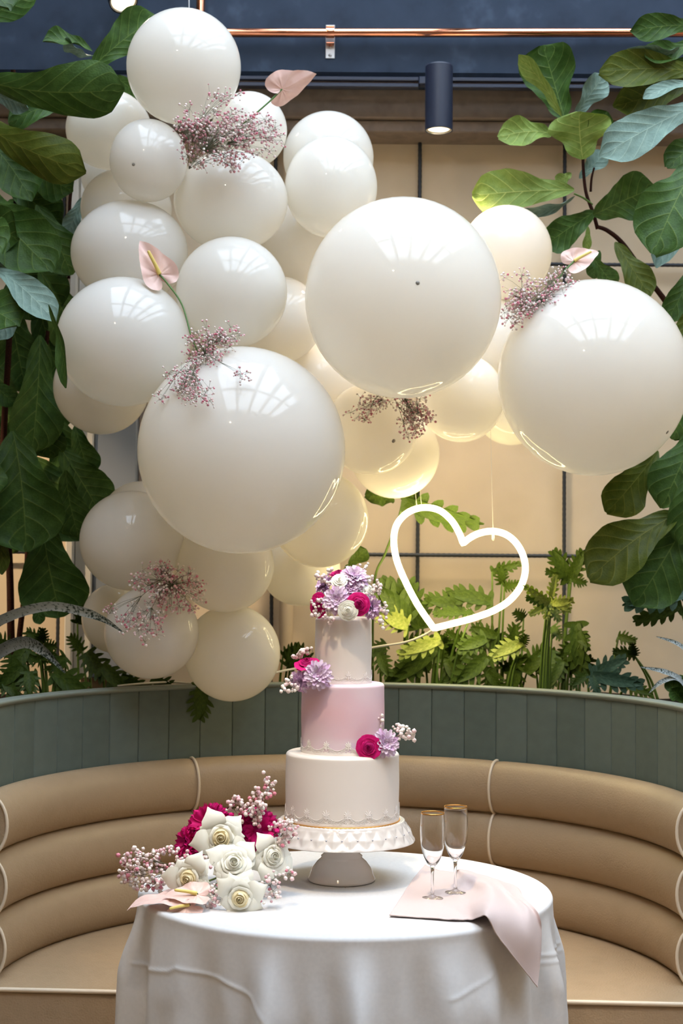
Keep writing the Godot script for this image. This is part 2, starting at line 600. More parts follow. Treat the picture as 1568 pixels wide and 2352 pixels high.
# ================================================================ the room
func build_room() -> void:
	var b := MB.new()
	b.box(Vector3(0, -0.1, 2.4), Vector3(7.2, 0.2, 9.2), 0.0)
	structure("floor", b, M["floor_wood"])
	b = MB.new()
	b.box(Vector3(0, 2.3, WALL_Z - 0.12), Vector3(7.2, 4.6, 0.24), 0.0)
	structure("wall_back", b, M["plaster_wall"])
	b = MB.new()
	b.box(Vector3(-3.5, 2.3, 2.4), Vector3(0.2, 4.6, 8.7), 0.0)
	structure("wall_left", b, M["plaster_wall"])
	b = MB.new()
	b.box(Vector3(3.5, 2.3, 2.4), Vector3(0.2, 4.6, 8.7), 0.0)
	structure("wall_right", b, M["plaster_wall"])
	b = MB.new()
	b.box(Vector3(0, 2.3, 6.9), Vector3(7.2, 4.6, 0.2), 0.0)
	structure("wall_front", b, M["plaster_wall"])
	# ceiling round the roof light
	var z0 := -1.25
	var z1 := 3.0
	var hx := 2.2
	var cx := 0.9                  # the roof light lies to the right of the bench's middle
	b = MB.new()
	b.box(Vector3(0, 4.6, (WALL_Z - 0.24 + z0) / 2), Vector3(7.2, 0.3, z0 - WALL_Z + 0.24), 0.0)
	b.box(Vector3(0, 4.6, (z1 + 7.0) / 2), Vector3(7.2, 0.3, 7.0 - z1), 0.0)
	for s in [-1.0, 1.0]:
		var inner: float = cx + s * hx
		b.box(Vector3((inner + s * 3.6) / 2, 4.6, (z0 + z1) / 2), Vector3(absf(3.6 * s - inner), 0.3, z1 - z0), 0.0)
	structure("ceiling", b, M["ceiling_paint"])
	# the roof light: panes between bars
	var roof := Node3D.new()
	roof.name = "window_1"
	roof.position = Vector3(cx, 4.62, (z0 + z1) / 2)
	add_child(roof)
	roof.set_meta("kind", "structure")
	b = MB.new()
	b.box(Vector3.ZERO, Vector3(0.16, 0.18, z1 - z0), 0.006)
	var bar := b.mesh()
	b = MB.new()
	b.box(Vector3.ZERO, Vector3(2 * hx, 0.18, 0.12), 0.006)
	var cross := b.mesh()
	b = MB.new()
	b.box(Vector3.ZERO, Vector3(2 * hx / 5 - 0.16, 0.008, (z1 - z0) / 2 - 0.12), 0.0)
	var pane := b.mesh()
	for k in 6:
		piece("window_bar", k, bar, M["roof_bar"], roof, Transform3D(Basis(), Vector3(-hx + 2 * hx * k / 5, 0, 0)))
	piece("cross_bar", 0, cross, M["roof_bar"], roof, Transform3D.IDENTITY)
	var n := 0
	for k in 5:
		for s in [-1.0, 1.0]:
			piece("window_pane", n, pane, M["roof_glass"], roof, Transform3D(Basis(), Vector3(-hx + 2 * hx * (k + 0.5) / 5, 0.03, s * (z1 - z0) / 4)))
			n += 1

	# the navy bulkhead and the brown boxed valance below and behind it
	b = MB.new()
	b.box(Vector3(0, 3.75, -1.60), Vector3(6.8, 1.402, 0.30), 0.012)
	structure("beam", b, M["navy_paint"])
	b = MB.new()
	var yb := Pz(784, 303, -1.60).y
	var ym := Pz(784, 274, -1.60).y
	b.box(Vector3(0, (3.049 + ym) / 2, -1.665), Vector3(6.8, 3.049 - ym, 0.17), 0.004)
	structure("trim_1", b, M["brown_paint"])
	b = MB.new()
	b.box(Vector3(0, (yb + ym) / 2, -1.675), Vector3(6.8, ym - yb - 0.004, 0.15), 0.004)
	structure("trim_2", b, M["brown_paint"])

	# copper pipe clipped to the bulkhead, with an elbow going up behind the top balloon
	var zc := -1.405
	var r := 0.0145
	var left := Pz(460, 75, zc)
	var right := Pz(1640, 75, zc)
	var t := thing("copper_pipe", "long horizontal copper pipe clipped across the navy beam near the top", "pipe")
	b = MB.new()
	b.tube([left + Vector3(0.05, 0, 0), right], r, r, 20)
	part("pipe_run", b, M["copper"], t)
	b = MB.new()
	var el := []
	for k in 9:
		var a := PI / 2 * k / 8
		el.append(left + Vector3(0.05 - 0.05 * sin(a), 0.05 - 0.05 * cos(a), 0))
	b.tube(el, r * 1.12, r * 1.12, 20)
	part("elbow", b, M["copper"], t)
	b = MB.new()
	b.tube([left + Vector3(0, 0.05, 0), left + Vector3(0, 1.2, 0)], r, r, 20)
	part("riser", b, M["copper"], t)
	var at := Pz(758, 75, zc)
	var c := thing("pipe_clip", "small zinc saddle clip holding the copper pipe to the navy beam", "clip", at)
	b = MB.new()
	var hole := Pz(758, 96, -1.447) - at
	b.box(Vector3(0, (Pz(758, 57, -1.447).y + Pz(758, 134, -1.447).y) / 2 - at.y, -0.043), Vector3(0.030, Pz(758, 57, -1.447).y - Pz(758, 134, -1.447).y, 0.003), 0.001)
	part("back_plate", b, M["zinc"], c)
	b = MB.new()
	var strap := []
	for k in 15:
		var a := -PI / 2 + PI * k / 14
		strap.append(Vector2(cos(a), sin(a)))
	var p := PackedVector3Array()
	for q in strap:
		for e in [[-0.013, 0.0], [0.013, 0.0], [0.013, 0.0025], [-0.013, 0.0025]]:
			p.append(Vector3(e[0], q.y * (r + 0.001 + e[1]), q.x * (r + 0.001 + e[1])))
	b.grid(p, strap.size(), 4, false, true, true)
	b.box(Vector3(0, -r - 0.012, -0.03), Vector3(0.026, 0.003, 0.03), 0.001)
	b.box(Vector3(0, r + 0.006, -0.02), Vector3(0.026, 0.003, 0.045), 0.001)
	part("saddle", b, M["copper"], c)
	for y in [hole.y - 0.018, Pz(758, 127, -1.447).y - at.y]:
		b = MB.new()
		b.lathe([Vector2(0, 0.003), Vector2(0.004, 0.0025), Vector2(0.006, 0.0)], 12, true)
		var o := part("screw", b, M["zinc"], c)
		o.position = Vector3(0, y, -0.0415)
		o.rotation.x = PI / 2
	# a thin wire from the ceiling to the top balloon
	b = MB.new()
	b.tube([Vector3(P(424, 8, 4.3).x - 0.02, 4.45, P(424, 8, 4.3).z), P(434, 24, 4.25)], 0.0022, 0.0022, 6)
	tag(part("hanging_wire", b, M["zinc"], self), "thin grey wire running up from the topmost balloon past the copper elbow", "wire")

	# lighting track under the bulkhead
	var yt := Pz(784, 176, -1.43).y
	var yl := Pz(784, 200, -1.43).y
	t = thing("lighting_track", "slim navy lighting track with a brown groove under the navy beam", "track")
	var xj := Pz(970, 188, -1.43).x
	for s in [[-3.3, xj - 0.012], [xj + 0.02, 3.3]]:
		var mid: float = (s[0] + s[1]) / 2
		var len: float = s[1] - s[0]
		b = MB.new()
		b.box(Vector3(mid, yt - 0.0065, -1.44), Vector3(len, 0.013, 0.03), 0.002)
		part("upper_lip", b, M["navy_trim"], t)
		b = MB.new()
		b.box(Vector3(mid, yl + 0.0065, -1.44), Vector3(len, 0.013, 0.03), 0.002)
		part("lower_lip", b, M["navy_trim"], t)
		b = MB.new()
		b.box(Vector3(mid, (yt + yl) / 2, -1.447), Vector3(len, 0.012, 0.02), 0.001)
		part("groove", b, M["track_stripe"], t)
	b = MB.new()
	b.box(Vector3(xj + 0.004, (yt + yl) / 2 + 0.004, -1.436), Vector3(0.034, yt - yl - 0.008, 0.036), 0.003)
	part("connector", b, M["navy_trim"], t)

	# wall posts and pipes seen between the leaves
	var zs := WALL_Z + 0.06
	t = thing("steel_post", "grey steel post with side light painted on its left edge, against the wall behind the left balloons", "post", Vector3(0, 0, 0))
	var xa := Pz(152, 1300, zs + 0.06).x
	var xb := Pz(312, 1060, zs + 0.06).x
	b = MB.new()
	b.box(Vector3((xa + 0.085 + xb) / 2, 2.03, zs), Vector3(xb - xa - 0.085, 1.9, 0.09), 0.004)
	part("web", b, M["grey_steel"], t)
	b = MB.new()
	b.box(Vector3(xa + 0.0125, 2.03, zs + 0.02), Vector3(0.025, 1.9, 0.12), 0.004)
	b.box(Vector3(xa + 0.055, 2.03, zs + 0.01), Vector3(0.058, 1.9, 0.09), 0.004)
	part("edge_flange", b, M["side_lit_steel"], t)
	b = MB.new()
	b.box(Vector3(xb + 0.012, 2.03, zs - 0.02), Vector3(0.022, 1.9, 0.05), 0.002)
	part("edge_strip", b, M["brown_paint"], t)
	b = MB.new()
	var xp := Pz(656, 1480, zs).x
	b.tube([Vector3(xp, 1.06, zs - 0.005), Vector3(xp, 2.95, zs - 0.005)], 0.024, 0.024, 24)
	tag(part("downpipe", b, M["pipe_paint"], self), "beige painted pipe up the wall just left of the cake's top tier", "pipe")


func build_lamps() -> void:
	# black can with a bright lens, tilted down at the plants, upper left
	spotlight("spotlight", "navy cylinder spotlight hanging in front of the brown valance", P(1008, 150, 4.6), Vector3(0.0, -1, 0.02), M["navy_trim"], 0.0425, 0.205, 0.8, 46.0)
	spotlight("spotlight", "black spotlight with a glowing lens above the topmost balloon's left side", P(258, -66, 4.75), Vector3(0.30, -0.78, 0.50), M["black_metal"], 0.046, 0.16, 0.15, 38.0)
	spotlight("spotlight", "added navy spotlight out of view left of the fig, brightening the wall behind its trunks", Vector3(-2.35, 2.72, -0.72), Vector3(1.33, -1.27, -1.0), M["navy_trim"], 0.0425, 0.16, 5.0, 17.0)  # unseen lamp added to brighten the wall at lower left
	# lamps of the same kind on the ceiling in front: one throws the flowers' shadows on the cake
	spotlight("spotlight", "ceiling spotlight in front of the table aimed at the cake", Vector3(-0.32, 4.42, 1.45), Vector3(0.33, -3.3, -1.52), M["black_metal"], 0.046, 0.16, 5.2, 11.0)
	spotlight("spotlight", "ceiling spotlight far in front, left of the camera", Vector3(-1.2, 4.42, 4.6), Vector3(0.24, -0.9, -1.1), M["black_metal"], 0.046, 0.16, 1.6, 42.0)

func spotlight(called: String, label: String, top: Vector3, dir: Vector3, m: Material, r: float, h: float, energy: float, angle: float) -> void:
	dir = dir.normalized()
	var t := thing(called, label, "spotlight", top, "")
	t.basis = basis_to(dir, Vector3.RIGHT)
	var b := MB.new()
	b.lathe([Vector2(0, 0), Vector2(r - 0.008, 0), Vector2(r - 0.002, 0.002), Vector2(r, 0.008), Vector2(r, h), Vector2(r - 0.003, h), Vector2(r - 0.003, h - 0.012)], 40)
	part("housing", b, m, t)
	b = MB.new()
	b.lathe([Vector2(r - 0.003, h - 0.001), Vector2(r - 0.007, h + 0.0005), Vector2(r - 0.009, h - 0.006)], 40)
	part("bezel", b, M["lamp_ring"], t)
	b = MB.new()
	b.lathe([Vector2(r - 0.0085, h - 0.006), Vector2(r * 0.5, h - 0.004), Vector2(0, h - 0.0035)], 40)
	part("lens", b, M["lamp_face"], t)
	# bracket up to the track or the ceiling
	b = MB.new()
	var up := t.basis.inverse() * Vector3(0, 1, 0)
	if absf(dir.y) > 0.95 and top.y < 4.0:
		var back := t.basis.inverse() * Vector3(-0.02, 0.0, -0.205)
		b.tube([back * 0.1 + Vector3(0, 0.035, 0), back + Vector3(0, 0.035, 0)], 0.012, 0.012, 10)
	else:
		var reach := up * (maxf(4.45 - top.y, 0.08))
		b.tube([Vector3(0, 0.03, 0), Vector3(0, 0.03, 0) + reach], 0.009, 0.009, 10)
	part("bracket", b, m, t)
	var l := SpotLight3D.new()
	l.name = called + "_lamp"
	l.light_color = Color(1.0, 0.89, 0.74)
	l.light_energy = energy
	l.light_size = r * 0.8
	l.spot_range = 14.0
	l.spot_attenuation = 2.0
	l.spot_angle = angle
	l.spot_angle_attenuation = 0.6
	l.shadow_enabled = true
	l.position = top + dir * (h + 0.012)
	l.basis = Basis.looking_at(dir, Vector3.RIGHT if absf(dir.y) > 0.9 else Vector3.UP)
	add_child(l)


# ================================================================ the bench
func build_bench() -> void:
	var t := thing("banquette", "curved tan leather banquette with three padded back rolls and cream piping", "bench", BENCH)
	t.rotation.y = deg_to_rad(-0.6)
	var ends := [-90.0, -31.0, 31.0, 90.0]
	for row in 3:
		var y := SEAT_H + 0.075 + 0.15 * row
		for s in 3:
			var b := MB.new()
			var a0 := deg_to_rad(ends[s])
			var a1 := deg_to_rad(ends[s + 1])
			var p := PackedVector3Array()
			var na := 41
			var nb := 28
			for i in na:
				var f := float(i) / (na - 1)
				# crowd the rows at the seams, where the padding is drawn in
				f = f - 0.10 * sin(TAU * f)
				var a := lerpf(a0, a1, f)
				var edge := minf(a - a0, a1 - a) * ROLL_R
				var k := 1.0 - 0.05 * exp(-edge / 0.012)
				for j in nb:
					var q := TAU * j / nb
					var rr := minf(ROLL_R + 0.052 * k * cos(q), 0.874)
					p.append(Vector3(sin(a) * rr, y + 0.0765 * k * sin(q), -cos(a) * rr))
			b.grid(p, na, nb, false, true, false)
			part("back_roll", b, M["tan_leather"], t)
		for e in ends.size():
			var a := deg_to_rad(ends[e])
			var ring := []
			for j in 36:
				var q := TAU * j / 36
				var rr := minf(ROLL_R + 0.0525 * cos(q), 0.873)
				ring.append(Vector3(sin(a) * rr, y + 0.077 * sin(q), -cos(a) * rr))
			var b := MB.new()
			b.tube(ring, 0.0042, 0.0042, 8, true)
			part("piping", b, M["cream_piping"], t)
			if e == 0 or e == 3:
				b = MB.new()
				b.poly(ring, Vector3(0, 0, 1))
				part("end_panel", b, M["tan_leather"], t)
	# the frame that the rolls are upholstered on
	var fr := MB.new()
	var pf := PackedVector3Array()
	for i in 41:
		var a := deg_to_rad(lerpf(-90, 90, i / 40.0))
		for e in [[0.858, 0.0], [0.8745, 0.0], [0.8745, 0.87], [0.858, 0.87]]:
			pf.append(Vector3(sin(a) * e[0], e[1], -cos(a) * e[0]))
	fr.grid(pf, 41, 4, false, true, true)
	part("back_shell", fr, M["tan_leather"], t)
	# half-moon seat cushion with a straight front, slightly crowned
	var zf := 0.082
	var slope := tan(deg_to_rad(2.3))
	var b := MB.new()
	var p := PackedVector3Array()
	var nx := 49
	var prof := [[0.0, -0.20], [0.0, -0.022], [0.003, -0.010], [0.010, -0.003], [0.022, 0.0]]
	for i in nx:
		var x := lerpf(-0.872, 0.872, i / float(nx - 1))
		var front := zf + slope * x
		var back := -sqrt(maxf(0.87 * 0.87 - x * x, 0.0001)) if absf(x) < 0.869 else front - 0.06
		back = minf(back, front - 0.06)
		for e in prof:
			p.append(Vector3(x, SEAT_H + e[1], front - e[0]))
		for k in range(1, 12):
			var f := k / 11.0
			var z := lerpf(front - 0.022, back, f)
			var d := minf(minf(front - z, z - back) / 0.12, 1.0)
			p.append(Vector3(x, SEAT_H + 0.008 * sqrt(maxf(d, 0.0)), z))
	b.grid(p, nx, prof.size() + 11, false, false, true)
	part("seat_cushion", b, M["tan_leather"], t)
	b = MB.new()
	b.tube([Vector3(-0.872, SEAT_H - 0.004, zf - slope * 0.872 + 0.001), Vector3(0.872, SEAT_H - 0.004, zf + slope * 0.872 + 0.001)], 0.0055, 0.0055, 10)
	part("seat_piping", b, M["cream_piping"], t)
	b = MB.new()
	b.box(Vector3(0, 0.12, zf - 0.03), Vector3(1.74, 0.24, 0.03), 0.004, Basis(Vector3.UP, -deg_to_rad(2.3)))
	part("fascia", b, M["tan_fascia"], t)


# ================================================================ the planter behind it
func build_planter() -> void:
	var t := thing("planter", "curved grey-green planter of upright boards with a pale rim behind the bench", "planter", BENCH)
	# angles from the back centre; the joints sit where the photograph shows them
	var step := 0.1148
	var start := -0.3785
	var w := step * PLANTER_R - 0.0006
	for v in 3:
		var b := MB.new()
		b.box(Vector3(0, PLANTER_H / 2, 0), Vector3(w, PLANTER_H, 0.022), 0.0018)
		shared["board_%d" % v] = b.mesh()
	var n := 0
	for k in range(-12, 19):
		var a := start + (k + 0.5) * step
		if absf(a) > 1.60: continue
		var at := Vector3(sin(a) * (PLANTER_R + 0.011), 0, -cos(a) * (PLANTER_R + 0.011))
		piece("board", n, shared["board_%d" % (posmod(k * 7, 3))], M["sage_board_%d" % posmod(k * 5 + 1, 3)], t, Transform3D(Basis(Vector3.UP, -a), at))
		n += 1
	var b := MB.new()
	var p := PackedVector3Array()
	var pr := [[-0.004, 0.0], [-0.004, 0.010], [-0.001, 0.013], [0.040, 0.013], [0.043, 0.010], [0.043, 0.0]]
	for i in 61:
		var a := lerpf(-1.63, 1.63, i / 60.0)
		for e in pr:
			var rr: float = PLANTER_R + e[0]
			p.append(Vector3(sin(a) * rr, PLANTER_H + e[1] - 0.002, -cos(a) * rr))
	b.grid(p, 61, pr.size(), false, true, true)
	part("rim", b, M["sage_rim"], t)
	b = MB.new()
	p = PackedVector3Array()
	for i in 61:
		var a := lerpf(-1.63, 1.63, i / 60.0)
		for e in [0.024, 0.034]:
			for y in ([0.0, PLANTER_H] if e < 0.03 else [PLANTER_H, 0.0]):
				var rr: float = PLANTER_R + e
				p.append(Vector3(sin(a) * rr, y, -cos(a) * rr))
	b.grid(p, 61, 4, false, true, false)
	part("liner", b, M["pine"], t)
	# earth between the rim and the wall
	b = MB.new()
	p = PackedVector3Array()
	var f := FastNoiseLite.new()
	f.frequency = 6.0
	for i in 61:
		var a := lerpf(-1.65, 1.65, i / 60.0)
		var dir := Vector3(sin(a), 0, -cos(a))
		var far := 1.7
		if dir.z < -0.05:
			far = minf(far, (BENCH.z - WALL_Z - 0.005) / -dir.z)
		for j in 9:
			var rr := lerpf(PLANTER_R + 0.03, far, j / 8.0)
			var q := dir * rr
			p.append(Vector3(q.x, 1.03 + 0.025 * f.get_noise_2d(q.x, q.z), q.z))
	b.grid(p, 61, 9)
	part("earth", b, M["soil"], t)


func build_trellis() -> void:
	var t := thing("trellis", "grid of dark ribbed steel rods fixed in front of the beige wall", "trellis")
	var z := WALL_Z + 0.025
	var r := 0.0068
	var xs := [-1.45, Pz(141, 900, z).x, Pz(627, 1000, z).x, Pz(961, 900, z).x, Pz(1295.5, 1000, z).x, 1.245]
	for x in xs:
		var b := MB.new()
		rebar(b, Vector3(x, 1.062, z), Vector3(x, 3.02, z), r)
		part("upright_rod", b, M["rod_steel"], t)
	for y in [Pz(1440, 610, z).y, Pz(1000, 1275, z).y]:
		# the post interrupts the level rods
		for e in [[-1.6, Pz(148, 1300, WALL_Z + 0.1).x - 0.012], [Pz(330, 1060, WALL_Z + 0.1).x, 1.6]]:
			var b := MB.new()
			rebar(b, Vector3(e[0], y, z + 0.0136), Vector3(e[1], y, z + 0.0136), r)
			part("level_rod", b, M["rod_steel"], t)

func rebar(b: MB, a: Vector3, c: Vector3, r: float) -> void:
	var n := int(a.distance_to(c) / 0.009)
	var path := []
	var p := PackedVector3Array()
	var dir := (c - a).normalized()
	var u := dir.cross(Vector3.BACK).normalized()
	for i in n + 1:
		var rr := r * (1.0 if i % 2 == 0 else 0.86)
		for s in 8:
			var g := TAU * s / 8
			p.append(a.lerp(c, float(i) / n) + (u * cos(g) + u.cross(dir) * -sin(g)) * rr)
	b.grid(p, n + 1, 8, false, true, false)


# ================================================================ balloons
func build_balloons() -> void:
	# a balloon of radius 1 whose neck points away from the camera's side (-z)
	var b := MB.new()
	var p := PackedVector3Array()
	var na := 40
	var nb := 56
	for i in na + 1:
		var a := PI * i / na
		var s := cos(a)                      # 1 at the crown (+z), -1 at the neck
		var r := sin(a)
		var z := s
		if s < 0.0:
			z = s * (1.0 + 0.10 * s * s)
			r *= 1.0 - 0.10 * pow(-s, 3.0)
			if i == na: r = 0.03
		for j in nb:
			var g := TAU * j / nb
			p.append(Vector3(cos(g) * r, sin(g) * r, z))
	b.grid(p, na + 1, nb, false, true, false)
	shared["balloon"] = b.mesh()
	b = MB.new()
	b.lathe([Vector2(0.035, 0.0), Vector2(0.055, -0.03), Vector2(0.03, -0.06), Vector2(0.05, -0.09), Vector2(0.06, -0.10), Vector2(0.0, -0.095)], 14, true)
	shared["balloon_knot"] = b.mesh()
	b = MB.new()
	b.lathe([Vector2(1.0, 0.0), Vector2(0.85, 0.25), Vector2(0.4, 0.42), Vector2(0, 0.45)], 16)
	shared["balloon_tip"] = b.mesh()
	var rows := [
		[422, 154, 131, 132, 4.20, "topmost white balloon, large, standing up against the navy beam"],
		[250, 298, 98, 91, 4.402, "white balloon half covered by the big dark fig leaf, upper left"],
		[341, 369, 89, 95, 4.179, "small white balloon just left of the uppermost pink sprig"],
		[290, 480, 104, 94, 4.526, "shaded white balloon showing only behind the small one, above the upper calla-topped one"],
		[272, 400, 86, 88, 4.712, "deeply hidden balloon showing a beige sliver beside the upper left leaves"],
		[297, 579, 135, 118, 4.242, "wide white balloon behind the pink anthurium on the left edge"],
		[284, 785, 153, 148, 4.069, "large glossy white balloon at the left edge, left of the middle pink sprig"],
		[530, 462, 131, 116, 4.28, "wide white balloon directly under the uppermost pink sprig"],
		[532, 672, 128, 127, 4.13, "white balloon right of the left-hand anthurium, above the largest left balloon"],
		[572, 299, 87, 87, 4.43, "white balloon behind the topmost anthurium's stem"],
		[754, 362, 104, 105, 4.595, "white balloon overlapping the brown valance, rearmost at the top"],
		[760, 430, 106, 115, 4.363, "white balloon in front of the rearmost top one, upper left of the big round one"],
		[925, 685, 225, 230, 4.03, "very large white balloon in the middle with a grey tip facing forward"],
		[1163, 580, 104, 108, 4.53, "brightly lit cream balloon behind the right of the big middle one"],
		[1362, 868, 218, 225, 4.08, "very large white balloon at the right edge reflecting the neon heart"],
		[555, 1034, 238, 238, 3.98, "very large white balloon, lower left, the biggest of all"],
		[233, 888, 110, 110, 4.38, "shaded balloon below and behind the glossy one at the left edge"],
		[303, 1242, 120, 115, 4.273, "white balloon at lower left, above the lowest pink sprig"],
		[325, 1198, 95, 93, 4.58, "grey-looking balloon whose top just shows beside the dark post, lower left"],
		[517, 1298, 112, 109, 4.278, "white balloon under the biggest one, with a neon streak at its right"],
		[735, 1193, 111, 111, 4.38, "white balloon at the right foot of the biggest one, left of the heart"],
		[690, 1308, 92, 84, 4.63, "dim cream balloon above the beige pipe, left of the cake flowers"],
		[348, 1452, 109, 107, 4.217, "white balloon carrying the lowest pink sprig, over the planter"],
		[264, 1420, 76, 80, 4.48, "small shaded balloon crossed by the tip of the banded strap leaf"],
		[533, 1500, 111, 111, 4.325, "lowest white balloon, hanging over the planter rim"],
		[852, 985, 106, 106, 4.309, "cream balloon under the big middle one, behind the forked pink sprig"],
		[906, 1042, 103, 103, 4.551, "yellowish balloon just above the neon heart"],
		[1058, 914, 100, 102, 4.384, "cream balloon below the right of the big middle one"],
		[1175, 945, 84, 78, 4.657, "small cream balloon peeping out left of the big right-edge one"],
		[640, 735, 100, 100, 4.452, "cream balloon wedged between the three larger ones in the middle"],
		[690, 565, 105, 105, 4.581, "warm-toned balloon deep in the gap left of the big middle one"],
		[745, 880, 95, 95, 4.558, "glowing cream balloon in the gap above the biggest one's right shoulder"],
		[1120, 790, 105, 105, 4.549, "glowing balloon in the gap between the two largest right ones"],
	]
	var tips := {2: [318, 397], 12: [948, 683], 14: [1512, 998], 25: [901, 1017]}
	for k in rows.size():
		var q: Array = rows[k]
		var d: float = q[4]
		var c := P(q[0], q[1], d)
		var t := thing("balloon", q[5], "balloon", c, "white balloons of the garland")
		var rx: float = q[2] / FOCAL * d
		var ry: float = q[3] / FOCAL * d
		var rz := (rx + ry) / 2.0 * 0.95
		rng.seed = 400 + k
		var turn := Basis(Vector3.UP, rng.randf_range(-0.25, 0.25)) * Basis(Vector3.RIGHT, rng.randf_range(-0.2, 0.2))
		var body := part("skin", shared["balloon"], M["latex"], t)
		body.transform = Transform3D(turn * Basis.from_scale(Vector3(rx, ry, rz)), Vector3.ZERO)
		var kn := part("knot", shared["balloon_knot"], M["latex"], t)
		kn.transform = Transform3D(turn * Basis(Vector3.RIGHT, PI / 2) * Basis.from_scale(Vector3.ONE * rz * 1.0), turn * Vector3(0, 0, -rz * 1.095))
		if tips.has(k):
			var e: Array = tips[k]
			var off := Vector2(e[0] - q[0], q[1] - e[1]) / Vector2(q[2], q[3])
			var nz := sqrt(maxf(0.0, 1.0 - off.length_squared()))
			var dir := cam.basis * Vector3(off.x * rx, off.y * ry, nz * rz)
			var tip := part("tip", shared["balloon_tip"], M["latex_tip"], t)
			tip.transform = Transform3D(basis_to(dir) * Basis.from_scale(Vector3.ONE * 0.0058), dir * 0.996)
			tag(tip, "darker rubber tip", "")


# ================================================================ neon heart
func build_heart() -> void:
	var d := 4.52
	var px := [[996, 1443], [960, 1391], [930, 1334], [911, 1287], [904, 1243], [910, 1207], [931, 1181], [958, 1168], [985, 1166], [1012, 1174], [1037, 1196], [1054, 1224], [1063, 1248]]
	var qx := [[1063, 1248], [1078, 1236], [1100, 1225], [1130, 1220], [1160, 1227], [1184, 1246], [1201, 1276], [1206, 1310], [1196, 1346], [1171, 1378], [1134, 1402], [1085, 1420], [1040, 1432], [996, 1443]]
	var c := P(1050, 1310, d)
	var t := thing("neon_sign", "glowing warm white neon heart hanging above the planter plants", "sign", c)
	var a := []
	for q in px: a.append(P(q[0], q[1], d) - c)
	var e := []
	for q in qx: e.append(P(q[0], q[1], d) - c)
	var path := curve(a, 6)
	var way2 := curve(e, 6)
	path.append_array(way2.slice(1, way2.size() - 1))
	var b := MB.new()
	b.tube(path, 0.0095, 0.0095, 14, true)
	part("glowing_tube", b, M["neon_tube"], t)
	# nylon threads that it hangs from, with their small clips
	for q in [[957, 1166, 946, 1050], [968, 1166, 958, 1050], [1132, 1220, 1124, 900]]:
		b = MB.new()
		b.tube([P(q[0], q[1], d) - c, P(q[2], q[3], d - 0.03) - c], 0.0007, 0.0007, 5)
		part("thread", b, M["nylon"], t)
	b = MB.new()
	b.ball(P(1132, 1233, d) - c, Vector3(0.004, 0.012, 0.004), 6, 8)
	part("clip", b, M["white_cable"], t)
	# the light of the tube, spread along it
	var n := 8
	for k in n:
		var l := OmniLight3D.new()
		l.name = "neon_lamp_%d" % k
		l.light_color = Color(1.0, 0.90, 0.66)
		l.light_energy = 0.016
		l.light_size = 0.012
		l.omni_range = 12.0
		l.omni_attenuation = 2.0
		l.shadow_enabled = true
		l.position = c + (path[int((k + 0.5) * path.size() / n)] as Vector3)
		add_child(l)
	# its cable, drooping behind the cake and along the planter
	var cab := thing("power_cable", "thin white cable from the heart's point trailing left along the planter", "cable")
	b = MB.new()
	b.tube(curve([P(994, 1446, d), P(975, 1458, d + 0.01), P(930, 1475, d + 0.01), P(870, 1485, d + 0.02), P(790, 1500, d + 0.03), P(720, 1527, d + 0.02), P(640, 1543, d - 0.02), P(560, 1566, d - 0.06), P(470, 1572, d - 0.04), P(400, 1567, d - 0.03), P(330, 1570, d - 0.06), P(270, 1576, d - 0.10)], 8), 0.0034, 0.0034, 8)
	part("flex", b, M["white_cable"], cab)


